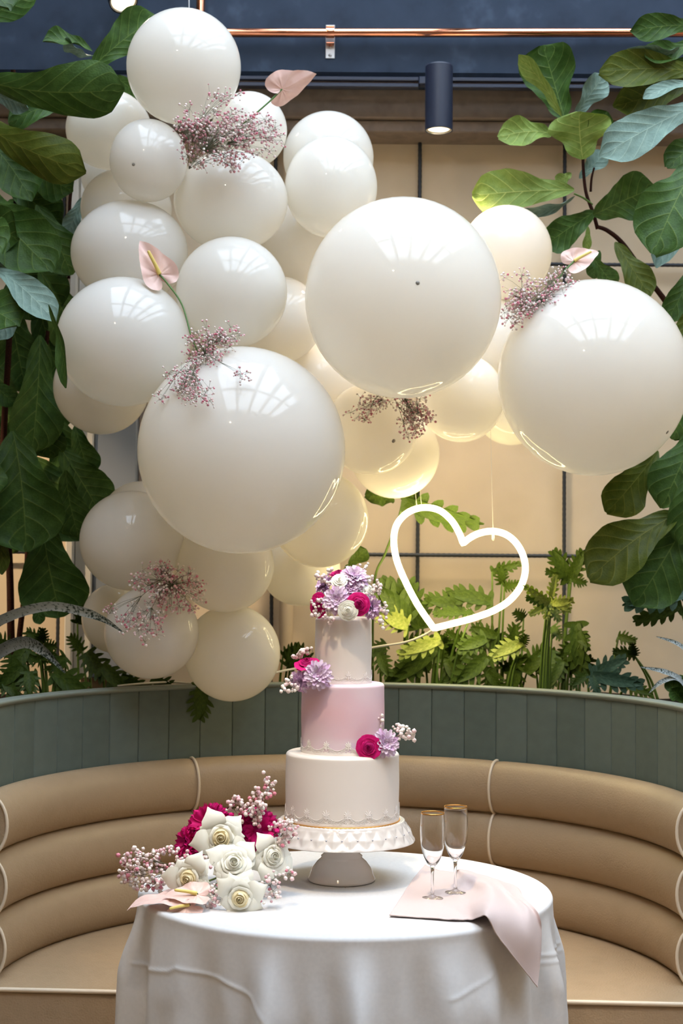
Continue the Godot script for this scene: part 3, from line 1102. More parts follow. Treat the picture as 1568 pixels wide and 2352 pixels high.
# ================================================================ table and cloth
func build_table() -> void:
	var t := thing("round_table", "round pedestal table under the white floor-length cloth", "table", Vector3(TABLE.x, 0, TABLE.z))
	var b := MB.new()
	b.lathe([Vector2(0, 0.700), Vector2(0.440, 0.700), Vector2(0.446, 0.706), Vector2(0.446, 0.730), Vector2(0.440, 0.735), Vector2(0, 0.735)], 64)
	part("table_top", b, M["pine"], t)
	b = MB.new()
	b.lathe([Vector2(0.035, 0.03), Vector2(0.035, 0.70)], 24)
	part("pedestal", b, M["black_metal"], t)
	b = MB.new()
	b.lathe([Vector2(0, 0), Vector2(0.24, 0), Vector2(0.24, 0.02), Vector2(0.05, 0.035), Vector2(0, 0.035)], 40)
	part("base", b, M["black_metal"], t)

	var c := thing("tablecloth", "white cloth draped over the round table with soft folds and ironed creases", "tablecloth", Vector3(TABLE.x, 0, TABLE.z))
	b = MB.new()
	var p := PackedVector3Array()
	var nt := 440
	var rows := []                      # (radius, drop): flat top, rounded edge, hanging skirt
	for r in [0.002, 0.08, 0.16, 0.24, 0.32, 0.38, 0.42]:
		rows.append(Vector2(r, 0.0))
	for k in 7:
		var a := PI / 2 * k / 6
		rows.append(Vector2(TABLE_R - 0.008 + 0.008 * sin(a), 0.008 - 0.008 * cos(a)))
	var drop := 0.008
	while drop < 0.735:
		drop += 0.0034 if drop < 0.22 else 0.03
		rows.append(Vector2(TABLE_R, minf(drop, 0.735)))
	var f := FastNoiseLite.new()
	f.frequency = 2.2
	f.fractal_octaves = 2
	for e in rows:
		var h: float = e.y
		for k in nt:
			var a := TAU * k / nt - PI      # 0 towards the camera
			var r: float = e.x
			var y := TABLE.y - h
			if h > 0.006:
				var g := smoothstep(0.004, 0.17, h)
				var w := fold(a)
				r += g * (0.033 * w + 0.008) + 0.05 * maxf(h - 0.02, 0.0)
				r += 0.003 * f.get_noise_2d(a * 3.0, h * 3.0) * g
				# ironed creases
				r += 0.0026 * ridge(h, crease(a, [-1.25, 0.13, -0.95, 0.112, -0.86, 0.105, -0.80, 0.092, -0.56, 0.096, -0.40, 0.118, -0.28, 0.165, -0.20, 0.21]))
				r += 0.0022 * ridge(h, crease(a, [0.42, 0.120, 0.54, 0.104, 0.66, 0.086]))
				r += 0.0018 * ridge(h, crease(a, [1.0, 0.085, 1.3, 0.10, 1.6, 0.12]))
				r += 0.0014 * ridge(h, crease(a, [1.0, 0.10, 1.3, 0.116, 1.6, 0.137]))
			# behind, the skirt lies on the seat of the bench
			if cos(a) * r < -0.19: y = maxf(y, SEAT_H + 0.014)
			p.append(Vector3(sin(a) * r, y, cos(a) * r))
	b.grid(p, rows.size(), nt, false, true, true)
	part("cloth", b, M["white_cloth"], c)

func fold(a: float) -> float:
	# narrow ridges with wide hollows between, unevenly spaced
	var q := a * 12.0 + 1.1 * sin(2.0 * a + 0.5) + 0.7 * sin(5.0 * a)
	var s := 0.5 + 0.5 * sin(q)
	return pow(s, 1.6) * (1.15 + 0.35 * sin(3.0 * a + 1.0)) + 0.25 * sin(a * 29.0 + 2.0 * sin(a * 3.0)) - 0.35

func crease(a: float, way: Array) -> float:
	for k in range(0, way.size() - 2, 2):
		if a >= way[k] and a <= way[k + 2]:
			return lerpf(way[k + 1], way[k + 3], (a - way[k]) / (way[k + 2] - way[k]))
	return -1.0

func ridge(h: float, at: float) -> float:
	if at < 0.0: return 0.0
	var d := (h - at) / 0.0036
	return exp(-d * d)


# ================================================================ cake stand and cake
const CAKE := Vector3(0.0065, 0.0, -0.082)

func build_cake() -> void:
	var s := thing("cake_stand", "white china cake stand with a diamond-cut skirt and tiny crystals", "cake stand", Vector3(CAKE.x, TABLE.y, CAKE.z))
	var b := MB.new()
	b.lathe([Vector2(0, 0.012), Vector2(0.06, 0.010), Vector2(0.073, 0.0), Vector2(0.0765, 0.003), Vector2(0.0765, 0.007), Vector2(0.0735, 0.011), Vector2(0.072, 0.016), Vector2(0.066, 0.030),
		Vector2(0.056, 0.043), Vector2(0.048, 0.050), Vector2(0.046, 0.053), Vector2(0.047, 0.056), Vector2(0.040, 0.062), Vector2(0.032, 0.073), Vector2(0.027, 0.085), Vector2(0.0255, 0.100), Vector2(0.030, 0.118)], 64)
	part("pedestal", b, M["white_china"], s)
	# skirt: a ring of raised diamonds that flares outwards and down
	b = MB.new()
	var p := PackedVector3Array()
	var n := 28
	var per := 10
	var ring := n * per
	var y0 := 0.094
	var y1 := 0.135
	var r0 := 0.166
	var r1 := 0.143
	for e in [Vector2(0.0, 0.112), Vector2(0.12, 0.110), Vector2(0.158, 0.0935), Vector2(0.166, 0.0925)]:
		for k in ring:
			var a := TAU * k / ring
			p.append(Vector3(sin(a) * e.x, e.y, cos(a) * e.x))
	var nr := 14
	for j in nr + 1:
		var v := float(j) / nr
		for k in ring:
			var a := TAU * k / ring
			var u := absf(fposmod(k / float(per), 1.0) - 0.5) * 2.0
			var vv := absf(v - 0.5) * 2.0
			var e := 1.0 - u - vv            # grooves run along the diamonds' edges
			var d := (e if e > 0.0 else -0.55 * e) * minf(1.0, (1.0 - vv) * 6.0)
			var r := lerpf(r0, r1, pow(v, 0.8)) + 0.0058 * d
			p.append(Vector3(sin(a) * r, lerpf(y0, y1, v), cos(a) * r))
	for e in [Vector2(0.1425, 0.1385), Vector2(0.139, 0.1395), Vector2(0.136, 0.138), Vector2(0.0, 0.1375)]:
		for k in ring:
			var a := TAU * k / ring
			var bead := 0.0006 * sin(a * 90.0) if e.x > 0.13 else 0.0
			p.append(Vector3(sin(a) * e.x, e.y + bead, cos(a) * e.x))
	b.grid(p, nr + 9, ring, false, true, true)
	part("plate", b, M["white_china"], s)
	b = MB.new()
	b.ball(Vector3.ZERO, Vector3.ONE * 0.0021, 5, 7)
	var gem := b.mesh()
	for k in n:
		var a := TAU * k / n
		var r := lerpf(r0, r1, pow(0.5, 0.8)) + 0.0004
		piece("crystal", k, gem, M["gem"], s, Transform3D(Basis(), Vector3(sin(a) * r, (y0 + y1) / 2, cos(a) * r)))

	var c := thing("wedding_cake", "three-tier fondant cake with lace hems, the middle tier marbled pink", "cake", Vector3(CAKE.x, 0.8780, CAKE.z))
	b = MB.new()
	b.lathe([Vector2(0, 0.0), Vector2(0.132, 0.0), Vector2(0.132, 0.0025), Vector2(0, 0.0025)], 64)
	part("cake_board", b, M["gold_card"], c)
	var tiers := [[0.0025, 0.1535, 0.129, "white_fondant", 17, 0.046], [0.1535, 0.3095, 0.0945, "pink_fondant", 12, 0.040], [0.3095, 0.4585, 0.0645, "white_fondant", 9, 0.036]]
	for e in tiers:
		var ya: float = e[0]
		var yb: float = e[1]
		var r: float = e[2]
		b = MB.new()
		var prof := [Vector2(0, ya), Vector2(r - 0.001, ya), Vector2(r, ya + 0.001)]
		for k in 9:
			prof.append(Vector2(r - 0.0005 * sin(k), lerpf(ya + 0.004, yb - 0.011, k / 8.0)))
		for k in 6:
			var a := PI / 2 * (k + 1) / 6
			prof.append(Vector2(r - 0.009 + 0.009 * cos(a), yb - 0.009 + 0.009 * sin(a)))
		prof.append(Vector2(r * 0.5, yb + 0.0003))
		prof.append(Vector2(0, yb + 0.0003))
		b.lathe(prof, 96)
		var tier := part("tier", b, M[e[3]], c)
		if e[3] == "pink_fondant": tag(tier, "pale pink and lilac marbled middle tier", "")
		part("lace", lace(r, ya, e[4], e[5]), M["icing_lace"], tier)

# an icing lace hem: swags of cord between palmettes above a scalloped band
func lace(r: float, y0: float, n: int, h: float) -> MB:
	var b := MB.new()
	var on := func(a: float, y: float, off: float) -> Vector3: return Vector3(sin(a) * (r + off), y0 + y, cos(a) * (r + off))
	var node := h * 0.52
	var rr := RandomNumberGenerator.new()
	rr.seed = 77
	for k in n:
		var a0 := TAU * (k + 0.25) / n
		var w := TAU / n
		for s in 4:
			var path := []
			for j in 13:
				var f := j / 12.0
				path.append(on.call(a0 + w * lerpf(0.10, 0.90, f), node - 0.0028 * s - h * 0.24 * (1.0 - pow(2.0 * f - 1.0, 2.0)), 0.0006))
			if s == 0 or s == 3:
				for j in range(1, 25):
					var f := j / 25.0
					b.ball(on.call(a0 + w * lerpf(0.08, 0.92, f), node - 0.0028 * s - h * 0.24 * (1.0 - pow(2.0 * f - 1.0, 2.0)), 0.0006), Vector3.ONE * 0.00105, 3, 5)
			else:
				b.tube(path, 0.0007, 0.0007, 5)
		# palmette
		var up := Vector3.UP
		var side: Vector3 = Vector3(cos(a0), 0, -sin(a0))
		var out: Vector3 = Vector3(sin(a0), 0, cos(a0))
		var base: Vector3 = on.call(a0, node, 0.0007)
		for q in [[0, 1.0], [-0.55, 0.85], [0.55, 0.85], [-1.05, 0.7], [1.05, 0.7], [-1.6, 0.55], [1.6, 0.55]]:
			var dir := (up * cos(q[0]) + side * sin(q[0])).normalized()
			var len: float = h * 0.155 * q[1]
			b.ball(base + dir * len, Vector3(h * 0.042, len, 0.0010), 4, 6, Basis(dir.cross(out).normalized(), dir, out))
		for q in [-1.0, 1.0]:
			b.ball(base + side * q * 0.004 - up * 0.004, Vector3(0.0028, 0.0022, 0.001), 4, 6, Basis(side, up, out))
		b.ball(base - up * 0.005, Vector3(0.002, 0.005, 0.0012), 4, 6, Basis(side, up, out))
		# net of small florets under the swag
		for j in 9:
			var f := (j + 0.5) / 9.0
			var yy := rr.randf_range(0.006, 0.012)
			for m in 4:
				var g := TAU * m / 4 + rr.randf() * 2.0
				b.ball(on.call(a0 + w * f + cos(g) * 0.0016 / r, yy + sin(g) * 0.0016, 0.0004), Vector3.ONE * 0.0011, 3, 5)
	# scalloped band
	var p := PackedVector3Array()
	var m := n * 16
	for i in m + 1:
		var a := TAU * i / m
		var sc := absf(sin(a * n * 2.5 + 0.8))
		for e in [[0.0, 0.0001], [0.0, 0.0009], [0.0045 + 0.003 * sc, 0.0009], [0.0055 + 0.003 * sc, 0.0001]]:
			p.append(on.call(a, e[0], e[1]))
	b.grid(p, m + 1, 4, false, false, false)
	return b


# ================================================================ glasses
func build_glasses() -> void:
	var spots := [[0.200, 0.119, 0.1815, "empty gold-rimmed champagne flute standing nearer, left of its twin"], [0.2535, 0.060, 0.186, "empty gold-rimmed champagne flute standing further back, right of its twin"]]
	for e in spots:
		var k: float = e[2] / 0.1815
		var t := thing("champagne_flute", e[3], "glass", Vector3(e[0], TABLE.y + 0.0045, e[1]), "pair of champagne flutes")
		var b := MB.new()
		var out := [Vector2(0.0, 0.0), Vector2(0.0215, 0.0), Vector2(0.0222, 0.0008), Vector2(0.0215, 0.0018), Vector2(0.012, 0.0036), Vector2(0.0055, 0.0075), Vector2(0.0036, 0.016), Vector2(0.0033, 0.040), Vector2(0.0036, 0.058), Vector2(0.0058, 0.067), Vector2(0.0125, 0.076), Vector2(0.0185, 0.088), Vector2(0.0235, 0.105), Vector2(0.0262, 0.125), Vector2(0.0268, 0.145), Vector2(0.0262, 0.165), Vector2(0.0250, 0.1805)]
		var inn := [Vector2(0.0246, 0.1815), Vector2(0.0240, 0.1805), Vector2(0.0252, 0.165), Vector2(0.0258, 0.145), Vector2(0.0252, 0.125), Vector2(0.0224, 0.105), Vector2(0.0173, 0.089), Vector2(0.0110, 0.079), Vector2(0.005, 0.0735), Vector2(0.0, 0.0725)]
		var prof := []
		for q in smooth(out): prof.append(Vector2(q.x, q.y * k))
		for q in smooth(inn): prof.append(Vector2(q.x, q.y * k))
		b.lathe(prof, 48)
		part("bowl_and_stem", b, M["crystal"], t)
		b = MB.new()
		b.lathe([Vector2(0.02525, 0.1795 * k), Vector2(0.0252, 0.1812 * k), Vector2(0.0246, 0.1824 * k), Vector2(0.0239, 0.1812 * k), Vector2(0.0240, 0.1795 * k)], 48)
		part("gold_rim", b, M["gold_rim"], t)

func smooth(q: Array) -> Array:
	var out := []
	for i in q.size() - 1:
		var a: Vector2 = q[maxi(i - 1, 0)]
		var d: Vector2 = q[mini(i + 2, q.size() - 1)]
		for k in 3:
			out.append((q[i] as Vector2).cubic_interpolate(q[i + 1], a, d, k / 3.0))
	out.append(q[q.size() - 1])
	return out


# ================================================================ napkin
func build_napkin() -> void:
	# a net of points over the table top and down past its edge, smoothed into cloth
	var y := TABLE.y
	var t := thing("napkin", "blush pink linen napkin under the flutes, one corner hanging over the table edge", "napkin", Vector3(0.25, y, 0.12))
	var net := [
		[Py(895, 2102, y + 0.005), Py(920, 2065, y + 0.006), Py(942, 2030, y + 0.005), Py(962, 2004, y + 0.005), Py(976, 1988, y + 0.007)],
		[Py(960, 2107, y + 0.004), Py(975, 2075, y + 0.006), Py(998, 2045, y + 0.004), Py(1003, 2018, y + 0.005), Py(1008, 2000, y + 0.005)],
		[Py(1040, 2112, y + 0.005), Py(1030, 2078, y + 0.004), Py(1045, 2050, y + 0.004), Py(1046, 2022, y + 0.012), Py(1044, 2004, y + 0.007)],
		[Py(1085, 2111, y + 0.008), Py(1075, 2080, y + 0.016), Py(1085, 2045, y + 0.006), Py(1078, 2014, y + 0.026), Py(1058, 1998, y + 0.022)],
		[Py(1116, 2104, y + 0.034), Py(1120, 2070, y + 0.040), Py(1126, 2040, y + 0.036), Py(1118, 2020, y + 0.018), Py(1105, 2010, y + 0.010)],
		[Pz(1140, 2146, 0.395), Py(1163, 2092, y + 0.030), Py(1165, 2062, y + 0.018), Py(1152, 2034, y + 0.024), Py(1150, 2024, y + 0.010)],
		[Pz(1178, 2196, 0.378), Pz(1208, 2140, 0.352), Py(1208, 2084, y + 0.024), Py(1186, 2062, y + 0.012), Py(1186, 2038, y + 0.006)],
		[Pz(1216, 2244, 0.352), Pz(1234, 2184, 0.328), Pz(1240, 2132, 0.292), Py(1232, 2092, y + 0.016), Py(1206, 2070, y + 0.008)],
		[Pz(1234, 2268, 0.345), Pz(1240, 2216, 0.318), Pz(1243, 2172, 0.290), Pz(1242, 2126, 0.262), Py(1228, 2092, y + 0.010)],
	]
	var na := net.size()
	var nb := 5
	var per := 7
	var rows := []
	for r in net:
		rows.append(curve(r, per))
	var m: int = rows[0].size()
	var cols := []
	for j in m:
		var c := []
		for i in na: c.append(rows[i][j])
		cols.append(curve(c, per))
	var p := PackedVector3Array()
	var len: int = cols[0].size()
	var f := FastNoiseLite.new()
	f.frequency = 0.22
	for i in len:
		for j in m:
			p.append((cols[j][i] as Vector3) + Vector3(0, 0.0018 * f.get_noise_2d(i, j) + 0.001, 0) - t.position)
	var b := MB.new()
	b.grid(p, len, m, false, false, true)
	# underside and hem, so that the linen has thickness
	var q := PackedVector3Array()
	for i in len:
		for j in m:
			q.append(p[i * m + j] - Vector3(0, 0.0012, 0.0006))
	b.grid(q, len, m, false, false, false)
	part("linen", b, M["blush_linen"], t)
	b = MB.new()
	var edge := []
	for i in len: edge.append(p[i * m] - Vector3(0, 0.0005, 0))
	b.tube(edge, 0.0013, 0.0013, 6)
	edge = []
	for i in len: edge.append(p[i * m + m - 1] - Vector3(0, 0.0005, 0))
	b.tube(edge, 0.0013, 0.0013, 6)
	edge = []
	for j in m: edge.append(p[j] - Vector3(0, 0.0005, 0))
	b.tube(edge, 0.0013, 0.0013, 6)
	part("hem", b, M["blush_linen"], t)


# ================================================================ flowers (each builder's flower looks along +y)
func cup_petal(R: float, h: float, arc: float, flare: float, curl: float, tip: float, ruffle := 0.0, ph := 0.0, close := 0.0) -> ArrayMesh:
	var b := MB.new()
	var p := PackedVector3Array()
	var nu := 9
	var nv := 7
	for v in nv:
		var f := float(v) / (nv - 1)
		var rho := R * (0.30 + 0.70 * pow(f, 0.55)) + flare * f * f - close * R * f * f * f
		var half := arc * sin(PI * (0.17 + 0.55 * f))
		for k in nu:
			var u := k / (nu - 1.0) * 2.0 - 1.0
			var yy := h * f - tip * u * u * f * f * h - curl * h * maxf(0.0, f - 0.55) * maxf(0.0, f - 0.55) * 3.0
			var r2 := rho + curl * R * maxf(0.0, f - 0.6) * 0.9 + ruffle * sin(u * 7.0 + ph) * f * f
			yy += ruffle * cos(u * 9.0 + ph) * f * f
			var a := u * half
			p.append(Vector3(sin(a) * r2, yy, cos(a) * r2))
	b.grid(p, nv, nu)
	return b.mesh()

# a broad outer petal that bends back and down to a point
func reflexed_petal(r: float, w: float, drop: float) -> ArrayMesh:
	var b := MB.new()
	var p := PackedVector3Array()
	var nu := 9
	var nv := 9
	for v in nv:
		var f := float(v) / (nv - 1)
		var half := w * pow(sin(PI * clampf(0.14 + 0.78 * f, 0.0, 1.0)), 0.75) * (1.0 if f < 0.6 else lerpf(1.0, 0.06, (f - 0.6) / 0.4))
		for k in nu:
			var u := k / (nu - 1.0) * 2.0 - 1.0
			var out := r * (0.16 + 0.95 * f)
			var yy := r * (0.42 * sin(PI * 0.82 * pow(f, 0.8)) - drop * f * f) - absf(u) * absf(u) * half * 0.35 * f
			p.append(Vector3(u * half, yy, out))
	b.grid(p, nv, nu)
	return b.mesh()

func rose_parts(t: Node3D, r: float, outer: Material, inner: Material, reflex: int, seed_: int, tall := 1.0) -> void:
	rng.seed = seed_
	var n := 0
	var layers := [[0.10, 3, 0.80], [0.20, 4, 0.84], [0.31, 5, 0.84], [0.43, 5, 0.78], [0.55, 5, 0.70]]
	if reflex == 0:
		layers = [[0.12, 3, 0.66], [0.22, 4, 0.70], [0.33, 5, 0.70], [0.45, 5, 0.66], [0.58, 6, 0.58], [0.70, 6, 0.46], [0.80, 5, 0.30]]
	for i in layers.size():
		var L: Array = layers[i]
		var R: float = L[0] * r
		var cnt: int = L[1]
		var open := float(i) / (layers.size() - 1)
		for k in cnt:
			var key := "cup_%d_%d_%d_%d" % [int(r * 2000), i, reflex, k % 2]
			if not shared.has(key):
				shared[key] = cup_petal(R, L[2] * r * tall * (1.0 if k % 2 == 0 else 0.94), PI / cnt * 1.75, 0.10 * r * open, 0.75 * open, 0.16 + 0.1 * (k % 2), 0.02 * r * open, k * 1.7, 0.45 * (1.0 - open))
			var a := TAU * k / cnt + i * 2.4 + rng.randf_range(-0.15, 0.15)
			piece("petal", n, shared[key], inner if i < layers.size() * 0.55 else outer, t, Transform3D(Basis(Vector3.UP, a) * Basis(Vector3.RIGHT, rng.randf_range(-0.14, 0.12)), Vector3(0, 0.06 * r * (1.0 - open), 0)))
			n += 1
	for k in reflex:
		var key := "reflex_%d_%d" % [int(r * 2000), k % 3]
		if not shared.has(key):
			shared[key] = reflexed_petal(r * [1.2, 0.86, 1.05][k % 3], r * [0.50, 0.56, 0.46][k % 3], [0.10, 0.02, 0.24][k % 3])
		var a := TAU * k / reflex + rng.randf_range(-0.3, 0.3)
		piece("petal", n, shared[key], outer, t, Transform3D(Basis(Vector3.UP, a), Vector3(0, rng.randf_range(0.0, 0.10) * r, 0)))
		n += 1
	# the heart of the rose: a ribbon of petal rolled into a spiral round a solid core
	var turns := 2.6
	var top: float = layers[0][2] * r * tall * 1.03
	var rad: float = (0.27 if reflex > 0 else 0.34) * r
	var sp := MB.new()
	var pp := PackedVector3Array()
	for k in 66:
		var f := k / 65.0
		var a := f * turns * TAU
		var q := rad * (0.08 + 0.92 * f)
		for e in [[1.04, 0.45], [1.05, 0.82], [0.97, 0.97], [0.88, 1.0], [0.80, 0.95]]:
			pp.append(Vector3(sin(a) * q * e[0], top * e[1] - 0.30 * q, cos(a) * q * e[0]))
	sp.grid(pp, 66, 5)
	piece("petal", n, sp.mesh(), inner, t, Transform3D.IDENTITY)
	var co := MB.new()
	co.ball(Vector3(0, top * 0.42, 0), Vector3((0.42 if reflex > 0 else 0.62) * r, top * 0.44, (0.42 if reflex > 0 else 0.62) * r), 7, 12)
	part("core", co, inner, t)
	var b := MB.new()
	b.ball(Vector3(0, -0.02 * r, 0), Vector3(0.34, 0.22, 0.34) * r, 6, 10)
	b.tube([Vector3(0, -0.1 * r, 0), Vector3(0, -0.8 * r, 0)], 0.0022, 0.0022, 6)
	part("calyx", b, M["green_stem"], t)

func peony_parts(t: Node3D, r: float, seed_: int) -> void:
	rng.seed = seed_
	var n := 0
	var layers := [[0.25, 6, 0.92, 20.0], [0.42, 9, 0.86, 32.0], [0.55, 11, 0.76, 48.0], [0.66, 12, 0.62, 64.0], [0.74, 12, 0.45, 82.0]]
	for i in layers.size():
		var L: Array = layers[i]
		for k in int(L[1]):
			var v := k % 3
			var key := "peony_%d_%d_%d" % [int(r * 1000), i, v]
			if not shared.has(key):
				shared[key] = cup_petal(r * 0.34, r * 0.55, 1.05, 0.12 * r, 0.2, -0.10, r * 0.075, v * 2.1)
			var a := TAU * k / int(L[1]) + i * 1.3 + rng.randf_range(-0.2, 0.2)
			var lean := deg_to_rad(L[3] + rng.randf_range(-12, 12))
			var dir := Basis(Vector3.UP, a) * Basis(Vector3.RIGHT, lean)
			piece("petal", n, shared[key], M["deep_magenta_petal"] if (k + i) % 3 == 0 else M["magenta_petal"], t, Transform3D(dir * Basis(Vector3.UP, rng.randf_range(-0.6, 0.6)), Vector3(0, -0.1 * r, 0) + dir * Vector3(0, r * 0.42, -r * 0.15)))
			n += 1
	var b := MB.new()
	b.ball(Vector3.ZERO, Vector3(0.5, 0.4, 0.5) * r, 6, 10)
	part("calyx", b, M["deep_magenta_petal"], t)

func mum_petal(len: float, w: float, rise: float) -> ArrayMesh:
	var b := MB.new()
	var p := PackedVector3Array()
	for v in 6:
		var f := v / 5.0
		var half: float = w * [0.35, 0.7, 0.95, 1.0, 0.92, 0.5][v]
		for k in 5:
			var u := k / 4.0 * 2.0 - 1.0
			p.append(Vector3(u * half, rise * sin(f * PI * 0.9) + 0.45 * half * u * u, len * f))
	b.grid(p, 6, 5)
	return b.mesh()

func mum_parts(t: Node3D, r: float, m: Material, m2: Material, seed_: int) -> void:
	rng.seed = seed_
	var n := 0
	var layers := [[18, 2.0, 1.0], [17, 16.0, 0.95], [15, 33.0, 0.84], [12, 50.0, 0.68], [9, 66.0, 0.48]]
	for i in layers.size():
		var L: Array = layers[i]
		for k in int(L[0]):
			var v := k % 2
			var key := "mum_%d_%d_%d" % [int(r * 1000), i, v]
			if not shared.has(key):
				shared[key] = mum_petal(r * L[2] * (1.0 if v == 0 else 0.9), r * 0.155, r * (0.07 if v == 0 else 0.12))
			var a := TAU * (k + rng.randf_range(-0.3, 0.3)) / int(L[0]) + i * 0.3
			var lift := deg_to_rad(L[1] + rng.randf_range(-8, 8))
			piece("petal", n, shared[key], m if (k + i) % 4 else m2, t, Transform3D(Basis(Vector3.UP, a) * Basis(Vector3.RIGHT, -lift), Vector3(0, 0.03 * r * i, 0)))
			n += 1
	var b := MB.new()
	for k in 26:
		var q := sqrt(k / 26.0) * 0.15 * r
		b.ball(Vector3(cos(k * 2.4) * q, 0.20 * r - q * 0.3, sin(k * 2.4) * q), Vector3.ONE * 0.035 * r, 3, 5)
	part("flower_centre", b, M["flower_centre"], t)
	b = MB.new()
	b.ball(Vector3(0, -0.05 * r, 0), Vector3(0.25, 0.16, 0.25) * r, 5, 8)
	part("calyx", b, M["green_stem"], t)

# heart-shaped waxy bract, its point along +z, looking along +y
func spathe_mesh(r: float, cup: float, seed_: int) -> MB:
	var b := MB.new()
	var p := PackedVector3Array()
	var edge := [1.0, 0.70, 0.55, 0.485, 0.465, 0.47, 0.485, 0.49, 0.46, 0.36, 0.14]     # tip round to the notch
	var na := 72
	for j in 9:
		var f := j / 8.0
		for k in na:
			var a := TAU * k / na
			var h := absf(wrapf(a, -PI, PI)) / PI * 10.0
			var i := mini(int(h), 9)
			var rr: float = lerpf(edge[i], edge[i + 1], h - i) * r * maxf(f, 0.001)
			var x := sin(a) * rr
			var z := cos(a) * rr
			var y := cup * (x * x + 0.35 * z * z) / r - 0.10 * r * exp(-absf(x) / (0.12 * r)) * f + 0.035 * r * sin(a * 5.0 + seed_) * f * f + 0.012 * r * sin(x / r * 26.0) * f
			y -= 0.022 * r * pow(absf(cos(a * 4.5)), 10.0) * sin(PI * minf(f, 0.95))
			if z > 0.6 * r: y -= (z - 0.6 * r) * 0.35
			p.append(Vector3(x, y, z))
	b.grid(p, 9, na, false, true, true)
	return b

func anthurium(label: String, at: Vector3, face: Vector3, point: Vector3, r: float, cup: float, stem: Array, group: String, spadix := true) -> void:
	var t := thing("anthurium", label, "flower", at, group)
	var y := face.normalized()
	var x := y.cross(point).normalized()
	var bs := Basis(x, y, x.cross(y).normalized())
	var o := part("spathe", spathe_mesh(r, cup, int(r * 9000)), M["blush_spathe"], t)
	o.basis = bs
	if spadix:
		var b := MB.new()
		b.tube(curve([bs * Vector3(0, 0.002, 0), bs * Vector3(0, 0.10 * r, 0.25 * r), bs * Vector3(0, 0.16 * r, 0.60 * r)], 5), r * 0.060, r * 0.040, 10)
		b.ball(bs * Vector3(0, 0.16 * r, 0.60 * r), Vector3.ONE * r * 0.042, 5, 8)
		part("spadix", b, M["yellow_spadix"], t)
	if stem.size():
		var way := [Vector3.ZERO]
		for q in stem: way.append(q - at)
		var b := MB.new()
		b.tube(curve(way, 6), 0.0026, 0.0022, 8)
		part("stem", b, M["green_stem"], t)

func flower(kind: String, called: String, label: String, cat: String, group: String, px: float, py: float, d: float, face: Vector3, r_px: float, seed_: int, mats := []) -> void:
	var t := thing(called, label, cat, P(px, py, d), group)
	var bs := basis_to(face, Vector3(0.2, 0.1, 1.0))
	rng.seed = seed_
	t.basis = bs * Basis(Vector3.UP, rng.randf() * TAU)
	var r := r_px / FOCAL * d
	if kind == "rose": rose_parts(t, r, M[mats[0]], M[mats[1]], 0, seed_)
	elif kind == "open_rose": rose_parts(t, r, M[mats[0]], M[mats[1]], 8, seed_)
	elif kind == "peony": peony_parts(t, r, seed_)
	elif kind == "mum": mum_parts(t, r, M[mats[0]], M[mats[1]], seed_)

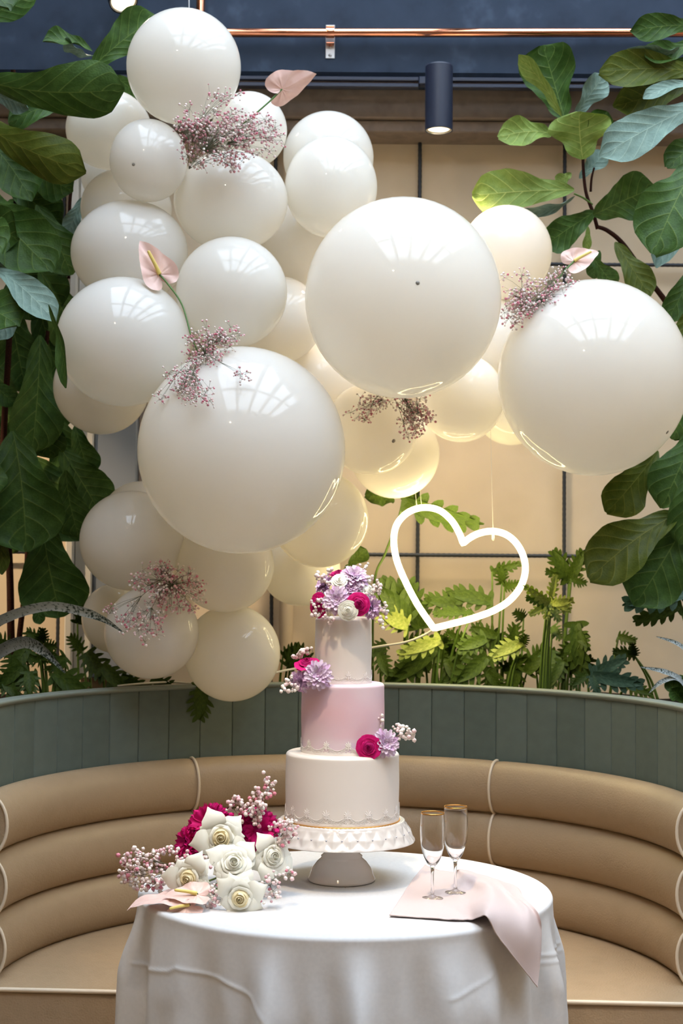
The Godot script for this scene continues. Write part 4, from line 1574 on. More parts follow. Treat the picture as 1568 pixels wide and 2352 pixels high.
func build_bouquet() -> void:
	var g := "white roses of the bouquet on the table"
	var wc := ["white_petal", "cream_petal"]
	flower("open_rose", "white_rose", "white rose at the top of the bouquet between the two magenta peonies", "rose", g, 508, 1922, 3.22, Vector3(0.05, 0.08, 1), 57, 101, wc)
	flower("open_rose", "white_rose", "white rose low on the bouquet's left, over the pink anthuriums", "rose", g, 438, 2012, 3.14, Vector3(-0.15, -0.05, 1), 52, 102, wc)
	flower("open_rose", "white_rose", "white rose in the middle of the bouquet, tilted upwards", "rose", g, 535, 1988, 3.17, Vector3(0.12, 0.45, 1), 54, 103, ["white_petal", "white_petal"])
	flower("open_rose", "white_rose", "white rose on the bouquet's right side, nearest the cake stand", "rose", g, 620, 1966, 3.20, Vector3(0.42, 0.15, 1), 49, 104, ["white_petal", "white_petal"])
	flower("open_rose", "white_rose", "white rose lying frontmost on the tablecloth", "rose", g, 552, 2056, 3.09, Vector3(0.02, -0.08, 1), 52, 105, wc)
	g = "magenta peonies of the bouquet"
	flower("peony", "peony", "ruffled magenta peony at the bouquet's upper left", "peony", g, 486, 1902, 3.31, Vector3(-0.45, 0.45, 0.8), 58, 111)
	flower("peony", "peony", "ragged magenta peony lowest on the bouquet's left edge", "peony", g, 442, 1938, 3.30, Vector3(-0.8, 0.25, 0.6), 44, 113)
	flower("peony", "peony", "magenta peony at the bouquet's upper right, beside the cake stand", "peony", g, 588, 1908, 3.29, Vector3(0.25, 0.25, 0.9), 54, 112)
	g = "pink anthuriums on the table"
	anthurium("pale anthurium whose thin point sticks out left over the table edge", Py(398, 2056, 0.766), Vector3(-0.05, 1, 0.12), Vector3(-1, -0.02, 0.02), 0.098, -0.2, [Py(440, 2040, 0.760), Py(560, 1990, 0.755)], g, false)
	anthurium("pink anthurium tucked under the low left rose, yellow spadix pointing left", Py(452, 2054, 0.772), Vector3(0.0, 0.9, 0.5), Vector3(-1, 0.12, 0.1), 0.072, 0.3, [Py(480, 2040, 0.760), Py(560, 1995, 0.755)], g)
	anthurium("frontmost pink anthurium drooping over the table edge", Py(434, 2080, 0.752), Vector3(-0.05, 0.85, 0.55), Vector3(-0.75, 0.05, 0.45), 0.066, -0.5, [Py(470, 2060, 0.748), Py(560, 2000, 0.750)], g)
	# gypsophila of the bouquet
	g = "pink gypsophila of the bouquet"
	sprig("spray of pink and white gypsophila sticking out left of the bouquet", g, P(450, 2010, 3.22), [[345, 2000, 3.20, 66, 50, 190], [305, 1965, 3.18, 28, 32, 22], [392, 1960, 3.20, 34, 34, 40], [300, 2010, 3.2, 25, 25, 14], [370, 2025, 3.17, 40, 24, 40]], 4.9, true, 201)
	sprig("upright gypsophila spray at the top of the bouquet, left of the cake", g, P(560, 1940, 3.30), [[572, 1862, 3.25, 42, 30, 90], [596, 1835, 3.26, 30, 26, 40], [621, 1800, 3.28, 13, 18, 18]], 5.2, true, 202)
	sprig("gypsophila spray drooping beside the cake stand's skirt", g, P(610, 1940, 3.27), [[650, 1915, 3.19, 26, 36, 70], [666, 1895, 3.18, 15, 15, 10], [645, 1950, 3.19, 16, 12, 8]], 4.8, true, 203)
	sprig("low gypsophila spray lying on the cloth right of the front rose", g, P(580, 2030, 3.12), [[640, 2040, 3.10, 32, 28, 40], [655, 2005, 3.11, 22, 16, 12], [615, 2065, 3.08, 18, 10, 7]], 4.8, true, 204)
	sprig("small gypsophila tuft between the anthurium and the front rose", g, P(510, 2040, 3.14), [[495, 2058, 3.09, 26, 26, 34]], 4.8, true, 205)
	sprig("few gypsophila blossoms showing between the roses and the left peony", g, P(480, 1970, 3.22), [[462, 1962, 3.17, 14, 20, 8], [478, 1985, 3.14, 20, 10, 8]], 4.6, true, 206)

func build_cake_flowers() -> void:
	var g := "lilac chrysanthemums on the cake"
	var li := ["lilac_petal", "pale_lilac_petal"]
	var pl := ["pale_lilac_petal", "lilac_petal"]
	flower("mum", "chrysanthemum", "pale lilac chrysanthemum crowning the top of the cake", "chrysanthemum", g, 812, 1330, 3.38, Vector3(0.10, 0.62, 0.8), 36, 301, pl)
	flower("mum", "chrysanthemum", "large lilac chrysanthemum at the front of the cake top, showing its yellow eye", "chrysanthemum", g, 774, 1380, 3.34, Vector3(-0.12, 0.15, 1), 36, 302, pl)
	flower("mum", "chrysanthemum", "lilac chrysanthemum in the middle of the cake-top flowers, behind the magenta rose", "chrysanthemum", g, 804, 1350, 3.37, Vector3(0.02, 0.3, 1), 30, 303, li)
	flower("mum", "chrysanthemum", "lilac chrysanthemum at the upper left of the cake-top flowers", "chrysanthemum", g, 748, 1347, 3.41, Vector3(-0.75, 0.4, 0.5), 28, 304, li)
	flower("mum", "chrysanthemum", "lilac chrysanthemum at the right edge of the cake top", "chrysanthemum", g, 848, 1394, 3.37, Vector3(0.65, 0.0, 0.75), 31, 305, li)
	flower("mum", "chrysanthemum", "wide-open lilac chrysanthemum on the left of the middle tier", "chrysanthemum", g, 730, 1551, 3.315, Vector3(0.0, 0.12, 1), 37, 306, pl)
	flower("mum", "chrysanthemum", "drooping lilac chrysanthemum hanging leftmost over the middle tier's shoulder", "chrysanthemum", g, 693, 1563, 3.335, Vector3(-0.55, -0.25, 0.8), 30, 307, li)
	flower("mum", "chrysanthemum", "lilac chrysanthemum at the right foot of the middle tier", "chrysanthemum", g, 882, 1708, 3.315, Vector3(0.30, 0.1, 1), 36, 308, pl)
	g = "magenta roses on the cake"
	var ma := ["magenta_petal", "deep_magenta_petal"]
	flower("rose", "magenta_rose", "magenta rose facing forward on the cake top", "rose", g, 822, 1388, 3.325, Vector3(0.12, 0.05, 1), 25, 311, ma)
	flower("rose", "magenta_rose", "magenta rose half hidden by gypsophila at the cake top's left", "rose", g, 734, 1390, 3.365, Vector3(-0.8, 0.0, 0.6), 27, 312, ma)
	flower("rose", "magenta_rose", "small magenta rose at the back of the cake top", "rose", g, 778, 1322, 3.41, Vector3(-0.1, 0.8, 0.3), 20, 313, ma)
	flower("rose", "magenta_rose", "upturned magenta rose beside the top tier, on the left", "rose", g, 706, 1530, 3.34, Vector3(-0.15, 0.9, 0.45), 28, 314, ma)
	flower("rose", "magenta_rose", "round magenta rose on the bottom tier, right of the middle tier", "rose", g, 847, 1716, 3.30, Vector3(-0.12, 0.05, 1), 27, 315, ma)
	g = "small white roses on the cake top"
	var wh := ["white_petal", "white_petal"]
	flower("rose", "white_rose", "small white rose at the front lip of the cake top", "rose", g, 799, 1402, 3.318, Vector3(0.0, -0.02, 1), 22, 321, wh)
	flower("rose", "white_rose", "small white rose near the summit of the cake flowers", "rose", g, 780, 1336, 3.36, Vector3(-0.1, 0.5, 0.8), 18, 322, wh)
	flower("rose", "white_rose", "small white rose among gypsophila on the cake top's right", "rose", g, 842, 1357, 3.38, Vector3(0.6, 0.4, 0.7), 18, 323, wh)
	g = "white gypsophila on the cake"
	sprig("gypsophila spraying out left of the cake-top flowers", g, P(770, 1385, 3.39), [[728, 1388, 3.34, 18, 30, 24], [745, 1345, 3.38, 20, 22, 14], [745, 1412, 3.33, 30, 9, 12], [752, 1318, 3.40, 14, 10, 5]], 5.0, true, 211)
	sprig("gypsophila spraying out right of the cake-top flowers", g, P(815, 1380, 3.40), [[862, 1360, 3.37, 14, 30, 24], [876, 1405, 3.36, 16, 22, 16], [850, 1330, 3.39, 14, 14, 8], [866, 1425, 3.36, 10, 12, 6]], 4.8, true, 212)
	sprig("few white gypsophila blossoms above the crown of the cake flowers", g, P(800, 1350, 3.42), [[800, 1312, 3.42, 48, 9, 12], [835, 1308, 3.43, 30, 6, 6]], 4.2, true, 213)
	sprig("gypsophila left of the rose on the middle tier", g, P(715, 1550, 3.36), [[665, 1550, 3.33, 12, 24, 18], [706, 1500, 3.36, 28, 12, 16], [672, 1575, 3.32, 14, 12, 8], [655, 1586, 3.32, 6, 6, 2]], 5.2, true, 214)
	sprig("gypsophila right of the chrysanthemum on the bottom tier", g, P(880, 1700, 3.34), [[920, 1692, 3.32, 22, 18, 28], [885, 1652, 3.36, 12, 12, 5], [942, 1690, 3.33, 9, 14, 7], [900, 1672, 3.34, 14, 8, 6]], 5.0, true, 215)

func build_sprays() -> void:
	var g := "pink gypsophila sprigs tucked among the balloons"
	sprig("uppermost dense sprig of pink gypsophila, under the topmost balloon", g, P(434, 388, 4.10), [[515, 318, 4.05, 88, 62, 702], [590, 312, 4.07, 58, 38, 229], [505, 215, 4.03, 40, 28, 45], [440, 290, 4.04, 42, 40, 121], [455, 365, 4.07, 36, 24, 67], [540, 375, 4.08, 30, 12, 24]], 3.1, false, 221)
	sprig("sprig of pink gypsophila in front of the biggest balloon, lower left", g, P(458, 812, 3.96), [[472, 815, 3.84, 40, 68, 337], [505, 775, 3.86, 50, 30, 148], [420, 880, 3.79, 60, 32, 175], [455, 900, 3.73, 34, 32, 94], [555, 865, 3.74, 22, 14, 21], [370, 912, 3.81, 22, 12, 18]], 2.9, false, 222)
	sprig("sprig of pink gypsophila behind the top edge of the big right balloon", g, P(1215, 700, 4.04), [[1250, 690, 3.99, 72, 42, 445], [1200, 715, 3.97, 42, 40, 229], [1180, 650, 3.97, 24, 26, 35], [1290, 645, 4.0, 34, 24, 81], [1310, 690, 4.0, 26, 20, 45]], 3.0, false, 223)
	sprig("forked sprig of pink gypsophila hanging below the big middle balloon", g, P(890, 895, 4.16), [[950, 945, 4.12, 34, 46, 229], [945, 985, 4.12, 24, 26, 67], [855, 930, 4.12, 46, 22, 101], [820, 958, 4.13, 24, 14, 35], [980, 965, 4.12, 18, 20, 27]], 2.9, false, 224)
	sprig("lowest sprig of pink gypsophila, at the lower left over the planter", g, P(395, 1320, 4.14), [[400, 1360, 4.08, 62, 54, 486], [345, 1330, 4.08, 54, 32, 108], [330, 1440, 4.035, 40, 34, 121], [280, 1410, 4.07, 34, 22, 67], [375, 1305, 4.1, 30, 16, 40]], 3.1, false, 225)
	g = "pink anthuriums tucked among the balloons"
	anthurium("topmost pale pink anthurium seen from behind against the brown valance", P(647, 205, 4.16), Vector3(-0.30, 0.50, -0.62), Vector3(0.8, 0.42, -0.08), 0.107, 0.5, [P(620, 232, 4.15), P(570, 275, 4.14), P(545, 292, 4.16)], g, false)
	anthurium("pink anthurium in front of the balloons on the left, yellow spadix facing out", P(366, 630, 4.00), Vector3(0.28, 0.10, 0.95), Vector3(-0.5, 0.86, 0.05), 0.105, 0.5, [P(385, 652, 3.99), P(418, 700, 3.96), P(440, 775, 3.92), P(458, 815, 3.93)], g)
	anthurium("pink anthurium resting on the big balloon at the right edge", P(1318, 600, 4.05), Vector3(0.05, 0.35, 0.93), Vector3(0.88, 0.46, -0.1), 0.082, 0.3, [P(1300, 618, 4.03), P(1270, 655, 4.03), P(1245, 690, 4.03)], g)

# a sprig of gypsophila: clusters are [x, y, distance, half width, half height in pixels, blossoms]
func sprig(label: String, group: String, root: Vector3, clusters: Array, r_px: float, single: bool, seed_: int) -> void:
	var t := thing("gypsophila_sprig", label, "gypsophila", root, group)
	rng.seed = seed_
	if not shared.has("bloom_0"):
		for v in 4:
			var b := MB.new()
			var p := PackedVector3Array()
			var f := RandomNumberGenerator.new()
			f.seed = 900 + v
			var na := 6 if v == 1 else 9
			var nb := 7 if v == 1 else 12
			var ph := f.randf() * 6.0
			for a in na:
				var s := PI * a / (na - 1.0)
				for k in nb:
					var g := TAU * k / nb
					var rr := 0.92 + 0.16 * sin(g * 3.0 + ph + s) * sin(s * 4.0 + ph) + f.randf_range(-0.06, 0.06)
					p.append(Vector3(sin(s) * cos(g), cos(s) * 0.92, sin(s) * sin(g)) * rr)
			b.grid(p, na, nb, false, true, true)
			shared["bloom_%d" % v] = b.mesh()
	var st := MB.new()
	var at: Array[Transform3D] = []
	var tone: Array[int] = []
	for c in clusters:
		var d: float = c[2]
		var mid := P(c[0], c[1], d) - root
		var ax: Vector3 = cam.basis.x * (c[3] / FOCAL * d)
		var ay: Vector3 = cam.basis.y * (c[4] / FOCAL * d)
		var az: Vector3 = cam.basis.z * (minf(c[3], c[4]) / FOCAL * d * 0.8)
		var count: int = c[5]
		var nodes := maxi(1, int(ceil(count / 7.0)))
		var hub := mid * 0.55 + Vector3(rng.randf_range(-0.01, 0.01), rng.randf_range(-0.01, 0.01), 0)
		if not single: hub += cam.basis.z * 0.05
		var thick := 0.0009 if single else 0.0009
		st.tube(curve([Vector3.ZERO, hub * 0.5 + Vector3(0, 0.004, 0), hub], 3), thick, thick * 0.8, 4)
		for k in nodes:
			var q := Vector3(rng.randfn(0, 0.56), rng.randfn(0, 0.56), rng.randfn(0, 0.5)).limit_length(1.05)
			var node := mid + ax * q.x + ay * q.y + az * q.z
			st.tube([hub, hub.lerp(node, 0.55) + ay * 0.10, node], thick * 0.6, thick * 0.4, 3)
			var m := mini(7, count - k * 7)
			for i in m:
				var o := Vector3(rng.randfn(0, 1), rng.randfn(0, 1), rng.randfn(0, 1)).limit_length(1.6)
				var reach := 0.0105 if single else 0.016
				var pos := node + o * reach * 0.8
				st.tube([node, node.lerp(pos, 0.6) + Vector3(0, 0.001, 0), pos], thick * 0.4, thick * 0.3, 3, false, false)
				var rr := r_px / FOCAL * d * rng.randf_range(0.65, 1.2)
				at.append(Transform3D(Basis.from_euler(Vector3(rng.randf() * 6, rng.randf() * 6, 0)) * Basis.from_scale(Vector3.ONE * rr), pos))
				var w := rng.randf()
				if group.begins_with("white"): tone.append(3 if w < 0.5 else 0 if w < 0.85 else 1)
				else: tone.append(0 if w < 0.34 else 1 if w < 0.58 else 2 if w < 0.76 else 3 if w < 0.90 else 4)
	part("stems", st, M["dark_stem"], t).set_meta("kind", "stuff")
	if single:
		for k in at.size():
			piece("blossom", k, shared["bloom_%d" % (k % 4)], M["bloom_%d" % tone[k]], t, at[k])
		return
	var mm := MultiMesh.new()
	mm.transform_format = MultiMesh.TRANSFORM_3D
	mm.use_colors = true
	mm.mesh = shared["bloom_1"]
	mm.instance_count = at.size()
	for k in at.size():
		mm.set_instance_transform(k, at[k])
		var c: Color = (M["bloom_%d" % tone[k]] as StandardMaterial3D).albedo_color
		if tone[k] != 3 and k % 5 == 0: c = c.lerp(Color(0.78, 0.40, 0.48), 0.5)
		mm.set_instance_color(k, c.srgb_to_linear())
	var o := MultiMeshInstance3D.new()
	o.name = "blossoms"
	o.multimesh = mm
	o.material_override = M["bloom"]
	t.add_child(o, true)
	o.set_meta("kind", "stuff")


# ================================================================ foliage
# a sheet that runs from base to tip; shape gives half its width along the way (0..1)
func blade(base: Vector3, tip: Vector3, width: float, roll: float, bend: float, cup: float, kind: String, seed_: int) -> ArrayMesh:
	rng.seed = seed_
	var axis := tip - base
	var L := axis.length()
	var t := axis / L
	var view := (cam.position - (base + tip) / 2.0).normalized()
	var n := (view - t * view.dot(t))
	n = n.normalized() if n.length() > 0.05 else t.cross(Vector3.RIGHT).normalized()
	n = n.rotated(t, deg_to_rad(roll))
	var side := t.cross(n).normalized()
	var p := PackedVector3Array()
	var ph := rng.randf() * TAU
	var fr := rng.randf_range(9.0, 13.0)
	var sag := rng.randf_range(-0.03, 0.03) * L
	var na := 22
	var nb := 11
	var fig := [0.06, 0.30, 0.42, 0.47, 0.52, 0.62, 0.76, 0.89, 0.98, 1.0, 0.93, 0.72, 0.10]
	for i in na:
		var f := float(i) / (na - 1)
		var half := width / 2.0
		if kind == "fig":
			var h := f * 12.0
			var k := mini(int(h), 11)
			half *= lerpf(fig[k], fig[k + 1], h - k) * (1.0 + 0.045 * sin(f * 31.0 + ph) * smoothstep(0.1, 0.4, f) * (1.0 - f))
		var mid := base + axis * f + n * (bend * 4.0 * f * (1.0 - f) * L) + side * (sag * sin(PI * f))
		for j in nb:
			var u := j / (nb - 1.0) * 2.0 - 1.0
			var z := cup * u * u * half
			if kind == "fig": z += 0.085 * width * sin(f * fr + ph + (1.4 if u > 0 else 0.0)) * absf(u) * absf(u) * smoothstep(0.0, 0.3, f)
			p.append(mid + side * (u * half * (1.0 - 0.12 * absf(cup) * absf(u))) + n * z)
	var b := MB.new()
	b.grid(p, na, nb)
	return b.mesh()

# a deeply lobed leaf: a narrow middle with fingers on both sides that sweep towards the tip
func lobed(base: Vector3, tip: Vector3, width: float, roll: float, bend: float, cup: float, seed_: int) -> ArrayMesh:
	rng.seed = seed_
	var axis := tip - base
	var L := axis.length()
	var t := axis / L
	var view := (cam.position - (base + tip) / 2.0).normalized()
	var n := (view - t * view.dot(t))
	n = n.normalized() if n.length() > 0.05 else t.cross(Vector3.RIGHT).normalized()
	n = n.rotated(t, deg_to_rad(roll))
	var side := t.cross(n).normalized()
	var b := MB.new()
	var pairs := 6
	var spine := func(f: float) -> Vector3: return base + axis * f + n * (bend * 4.0 * f * (1.0 - f) * L)
	var p := PackedVector3Array()
	for i in 12:
		var f := i / 11.0
		var half := width * (0.21 * sin(PI * clampf(0.2 + 0.78 * f, 0, 1)) + 0.01)
		for u in [-1.0, -0.5, 0.0, 0.5, 1.0]:
			p.append((spine.call(f) as Vector3) + side * u * half + n * absf(u) * 0.06 * width)
	b.grid(p, 12, 5)
	for k in pairs:
		var f := 0.04 + 0.80 * k / (pairs - 1.0)
		var env := sin(PI * (0.26 + 0.60 * f)) * (1.0 - 0.25 * f)
		for s in [-1.0, 1.0]:
			var ang := deg_to_rad(lerpf(88.0, 32.0, f) + rng.randf_range(-7, 7) + (18.0 if k == 0 else 0.0))
			var dir: Vector3 = (side * s * sin(ang) + t * cos(ang)).normalized()
			var len: float = width * 0.5 * env * rng.randf_range(0.92, 1.12)
			var w := L * 0.8 / pairs * 0.72
			var wide: Vector3 = dir.cross(n).normalized()
			var root: Vector3 = spine.call(f)
			var droop := rng.randf_range(-0.14, 0.06) + cup * 0.5
			p = PackedVector3Array()
			for i in 7:
				var g := i / 6.0
				var half: float = w * [0.75, 0.80, 0.74, 0.66, 0.62, 0.46, 0.06][i]
				for u in [-1.0, 0.0, 1.0]:
					p.append(root + dir * len * g + t * len * 0.16 * g * g + wide * u * half + n * (len * droop * g * g + 0.12 * half * absf(u)))
			b.grid(p, 7, 3, false, false, s < 0.0)
	return b.mesh()

func leaf(t: Node3D, q: Array, kind: String, seed_: int, n: int) -> void:
	# [base x, y, distance, tip x, y, distance, width in pixels, roll, bend, cup, material]
	var a := P(q[0], q[1], q[2])
	var c := P(q[3], q[4], q[5])
	var w: float = q[6] / FOCAL * (q[2] + q[5]) / 2.0
	var o := MeshInstance3D.new()
	o.mesh = blade_at(t, a, c, w, q, kind, seed_)
	o.material_override = M[q[10]]
	o.name = "leaf" if n == 0 else "leaf_%03d" % n
	t.add_child(o, true)

func blade_at(t: Node3D, a: Vector3, c: Vector3, w: float, q: Array, kind: String, seed_: int) -> ArrayMesh:
	var m := lobed(a, c, w, q[7], q[8], q[9], seed_) if kind == "lobed" else blade(a, c, w, q[7], q[8], q[9], kind, seed_)
	var arr := m.surface_get_arrays(0)
	var v: PackedVector3Array = arr[Mesh.ARRAY_VERTEX]
	for k in v.size(): v[k] -= t.position
	arr[Mesh.ARRAY_VERTEX] = v
	var out := ArrayMesh.new()
	out.add_surface_from_arrays(Mesh.PRIMITIVE_TRIANGLES, arr)
	return out

func stem(t: Node3D, called: String, pts: Array, r0: float, r1: float, m: Material) -> void:
	var b := MB.new()
	var way := []
	for q in pts: way.append(P(q[0], q[1], q[2]) - t.position)
	b.tube(curve(way, 7), r0, r1, 8)
	part(called, b, m, t)

func build_figs() -> void:
	# the tall one on the left
	var t := thing("fiddle_leaf_fig", "tall dark-leaved fiddle leaf fig filling the left edge", "plant", P(30, 1590, 4.62))
	stem(t, "trunk", [[36, 1600, 4.66], [26, 1480, 4.66], [22, 1300, 4.68], [8, 1050, 4.66], [20, 800, 4.62], [30, 560, 4.6], [45, 330, 4.55], [30, 160, 4.5]], 0.013, 0.007, M["bark"])
	stem(t, "trunk", [[40, 1600, 4.62], [44, 1470, 4.62], [60, 1330, 4.64], [66, 1200, 4.66], [90, 950, 4.66], [110, 760, 4.64]], 0.010, 0.006, M["bark"])
	stem(t, "branch", [[158, 640, 4.74], [160, 470, 4.74], [168, 400, 4.74], [164, 340, 4.74]], 0.005, 0.006, M["bark"])
	var rows := [
		# deep leaves behind, in the dark of the crown
		[20, 560, 4.70, 130, 720, 4.74, 150, 10, 0.05, 0.2, "fig_green"], [90, 620, 4.70, 175, 800, 4.76, 120, -20, 0.05, 0.2, "fig_green"], [20, 700, 4.72, 60, 900, 4.74, 140, 10, 0.0, 0.2, "fig_green"],
		[90, 700, 4.74, 140, 880, 4.72, 120, 20, 0.0, 0.2, "fig_green"], [-10, 840, 4.72, 40, 1040, 4.72, 130, 0, 0.05, 0.2, "fig_green"], [40, 930, 4.72, 20, 1120, 4.74, 130, 0, 0.05, 0.2, "fig_green"],
		[110, 950, 4.74, 190, 1120, 4.76, 120, 0, 0.05, 0.2, "fig_green"], [20, 460, 4.72, 110, 560, 4.72, 120, 0, 0.1, 0.2, "fig_green"], [80, 1050, 4.72, 190, 1240, 4.72, 130, 0, 0.05, 0.2, "fig_green"],
		[10, 1150, 4.74, 30, 1270, 4.72, 110, 20, 0.05, 0.2, "fig_green"], [70, 820, 4.76, 150, 980, 4.78, 130, 0, 0.05, 0.2, "fig_green"],
		# top
		[-70, 75, 4.40, 88, -18, 4.36, 95, -30, 0.05, 0.25, "fig_green"],
		[208, 158, 4.44, 362, 38, 4.46, 104, -12, 0.06, 0.2, "fig_green"],
		[212, 118, 4.42, 98, 96, 4.36, 62, 55, 0.10, 0.5, "fig_green"],
		[214, 128, 4.43, 150, 88, 4.38, 50, -60, 0.12, 0.3, "fig_under"],
		[262, 175, 4.48, 330, 228, 4.48, 60, 10, 0.05, 0.2, "fig_green"],
		[-40, 185, 4.22, 286, 205, 4.12, 138, 14, 0.08, -0.3, "fig_green"],
		[172, 230, 4.34, 20, 285, 4.30, 78, 30, 0.08, 0.3, "fig_green"],
		[-20, 215, 4.30, 66, 250, 4.24, 50, 10, 0.05, 0.3, "fig_under"],
		[-60, 268, 4.26, 198, 394, 4.16, 112, 12, 0.09, -0.3, "fig_olive"],
		# middle
		[-40, 310, 4.40, 74, 462, 4.36, 108, -16, 0.06, 0.3, "fig_green"],  # underside in shade: the darker green puts that shade into its colour
		[52, 365, 4.50, 168, 440, 4.48, 96, 6, 0.06, 0.2, "fig_green"],
		[20, 420, 4.56, 142, 520, 4.56, 100, 10, 0.05, 0.2, "fig_green"],
		[192, 452, 4.66, 152, 545, 4.66, 46, 10, 0.04, 0.2, "fig_under"],
		[-60, 425, 4.34, 122, 625, 4.26, 150, -8, 0.07, 0.3, "fig_green"],  # shaded underside too, its shade painted with the upper-side green
		[84, 470, 4.50, 164, 632, 4.52, 96, -12, 0.05, 0.2, "fig_green"],
		[100, 560, 4.56, 168, 630, 4.56, 56, 6, 0.05, 0.2, "fig_green"],
		[-20, 590, 4.30, 50, 650, 4.30, 44, 10, 0.05, 0.2, "fig_under"],
		[-14, 618, 4.14, 128, 742, 4.01, 84, -22, 0.10, 0.3, "fig_under"],
		[112, 700, 3.92, 150, 892, 3.90, 40, 48, -0.06, 0.4, "fig_green"],
		[62, 690, 4.34, -6, 782, 4.28, 62, 24, 0.06, 0.3, "fig_under"],
		[30, 640, 4.42, -10, 760, 4.40, 60, 0, 0.06, 0.3, "fig_green"],
		# lower
		[92, 770, 4.56, 72, 1042, 4.54, 128, -14, 0.05, 0.25, "fig_green"],
		[100, 930, 4.60, 118, 1052, 4.60, 96, 14, 0.05, 0.2, "fig_green"],
		[172, 978, 4.62, 206, 1090, 4.62, 74, -6, 0.05, 0.25, "fig_green"],
		[30, 990, 4.48, 60, 1268, 4.42, 196, 8, 0.06, 0.25, "fig_green"],
		[140, 1030, 4.60, 232, 1182, 4.60, 124, -14, 0.06, 0.2, "fig_green"],
		[150, 1080, 4.52, 182, 1235, 4.54, 90, 4, 0.04, 0.2, "fig_green"],
		[96, 1195, 4.54, 140, 1418, 4.54, 168, 10, 0.05, 0.2, "fig_green"],
		[80, 1380, 4.50, 92, 1434, 4.50, 30, 0, 0.0, 0.2, "fig_green"],
		[-10, 1180, 4.44, 6, 1320, 4.42, 40, 20, 0.0, 0.2, "fig_olive"],
		[-30, 860, 4.52, 36, 930, 4.52, 50, 0, 0.05, 0.2, "fig_green"],
	]
	# unseen leaves added above and left of the frame to shade the fig
	rng.seed = 61
	for k in 34:
		var x := rng.randf_range(-230, -60)
		var y := rng.randf_range(-160, 1150)
		var d := rng.randf_range(4.0, 4.5)
		var a := rng.randf_range(0.2, 2.6)
		rows.append([x, y, d, x + cos(a) * 150, y + sin(a) * 150, d - 0.1, 125, rng.randf_range(-50, 50), 0.06, 0.2, "fig_green"])
	for k in rows.size():
		leaf(t, rows[k], "fig", 600 + k, k)

	# the light-leaved branch on the right, in front of the wall
	t = thing("fiddle_leaf_fig", "bright green fiddle leaf fig branch in front of the wall at upper right", "plant", P(1600, 1590, 4.72))
	stem(t, "branch", [[1640, 1620, 4.74], [1635, 1100, 4.72], [1600, 800, 4.70], [1530, 695, 4.66], [1480, 630, 4.64], [1430, 560, 4.63], [1395, 530, 4.63], [1368, 520, 4.63]], 0.011, 0.006, M["bark"])
	stem(t, "branch", [[1372, 526, 4.63], [1362, 490, 4.62], [1346, 445, 4.62], [1340, 400, 4.62], [1338, 355, 4.62]], 0.006, 0.0045, M["bark"])
	stem(t, "twig", [[1356, 440, 4.63], [1358, 410, 4.63], [1364, 385, 4.63]], 0.004, 0.003, M["bark"])
	stem(t, "twig", [[1360, 470, 4.62], [1340, 455, 4.61], [1318, 445, 4.60]], 0.0035, 0.003, M["petiole"])
	rows = [
		[1296, 274, 4.60, 1246, 104, 4.62, 140, -12, -0.06, 0.35, "fig_green"],
		[1290, 268, 4.59, 1190, 126, 4.56, 52, -40, -0.04, 0.2, "fig_lime"],
		[1320, 265, 4.62, 1386, 172, 4.60, 66, 20, 0.08, 0.3, "fig_under"],
		[1268, 308, 4.58, 1144, 316, 4.50, 74, 20, 0.12, 0.3, "fig_lime"],
		[1338, 366, 4.58, 1330, 256, 4.52, 150, 0, -0.05, 0.3, "fig_lime"],
		[1340, 330, 4.575, 1394, 256, 4.54, 62, 10, 0.05, 0.3, "fig_green"],
		[1318, 436, 4.62, 1084, 450, 4.66, 112, 18, 0.07, 0.25, "fig_lime"],
		[1320, 450, 4.60, 1186, 484, 4.52, 44, -50, 0.10, 0.3, "fig_under"],
		[1312, 398, 4.63, 1276, 420, 4.62, 34, 0, 0.05, 0.2, "fig_lime"],
		[1330, 410, 4.66, 1392, 350, 4.64, 52, -20, 0.05, 0.3, "fig_under"],
		[1366, 486, 4.60, 1246, 566, 4.54, 82, -14, 0.06, 0.25, "fig_green"],
		[1362, 494, 4.59, 1504, 430, 4.52, 122, 12, 0.06, 0.25, "fig_green"],
		[1350, 520, 4.62, 1346, 575, 4.62, 22, 0, 0.02, 0.2, "fig_lime"],
		[1412, 556, 4.58, 1492, 682, 4.52, 70, -12, 0.04, 0.2, "fig_olive"],
		[1360, 590, 4.64, 1415, 660, 4.62, 52, 10, 0.04, 0.2, "fig_green"],
		[1376, 575, 4.66, 1362, 640, 4.66, 40, 10, 0.04, 0.2, "fig_green"],
	]
	for k in rows.size():
		leaf(t, rows[k], "fig", 700 + k, k)

	# the dark one at the right edge
	t = thing("fiddle_leaf_fig", "large-leaved fiddle leaf fig at the right edge, from the ceiling down", "plant", P(1660, 1590, 4.40))
	stem(t, "trunk", [[1660, 1620, 4.42], [1650, 1300, 4.42], [1640, 1000, 4.42], [1632, 700, 4.40], [1625, 400, 4.38], [1620, 100, 4.36]], 0.014, 0.009, M["bark"])
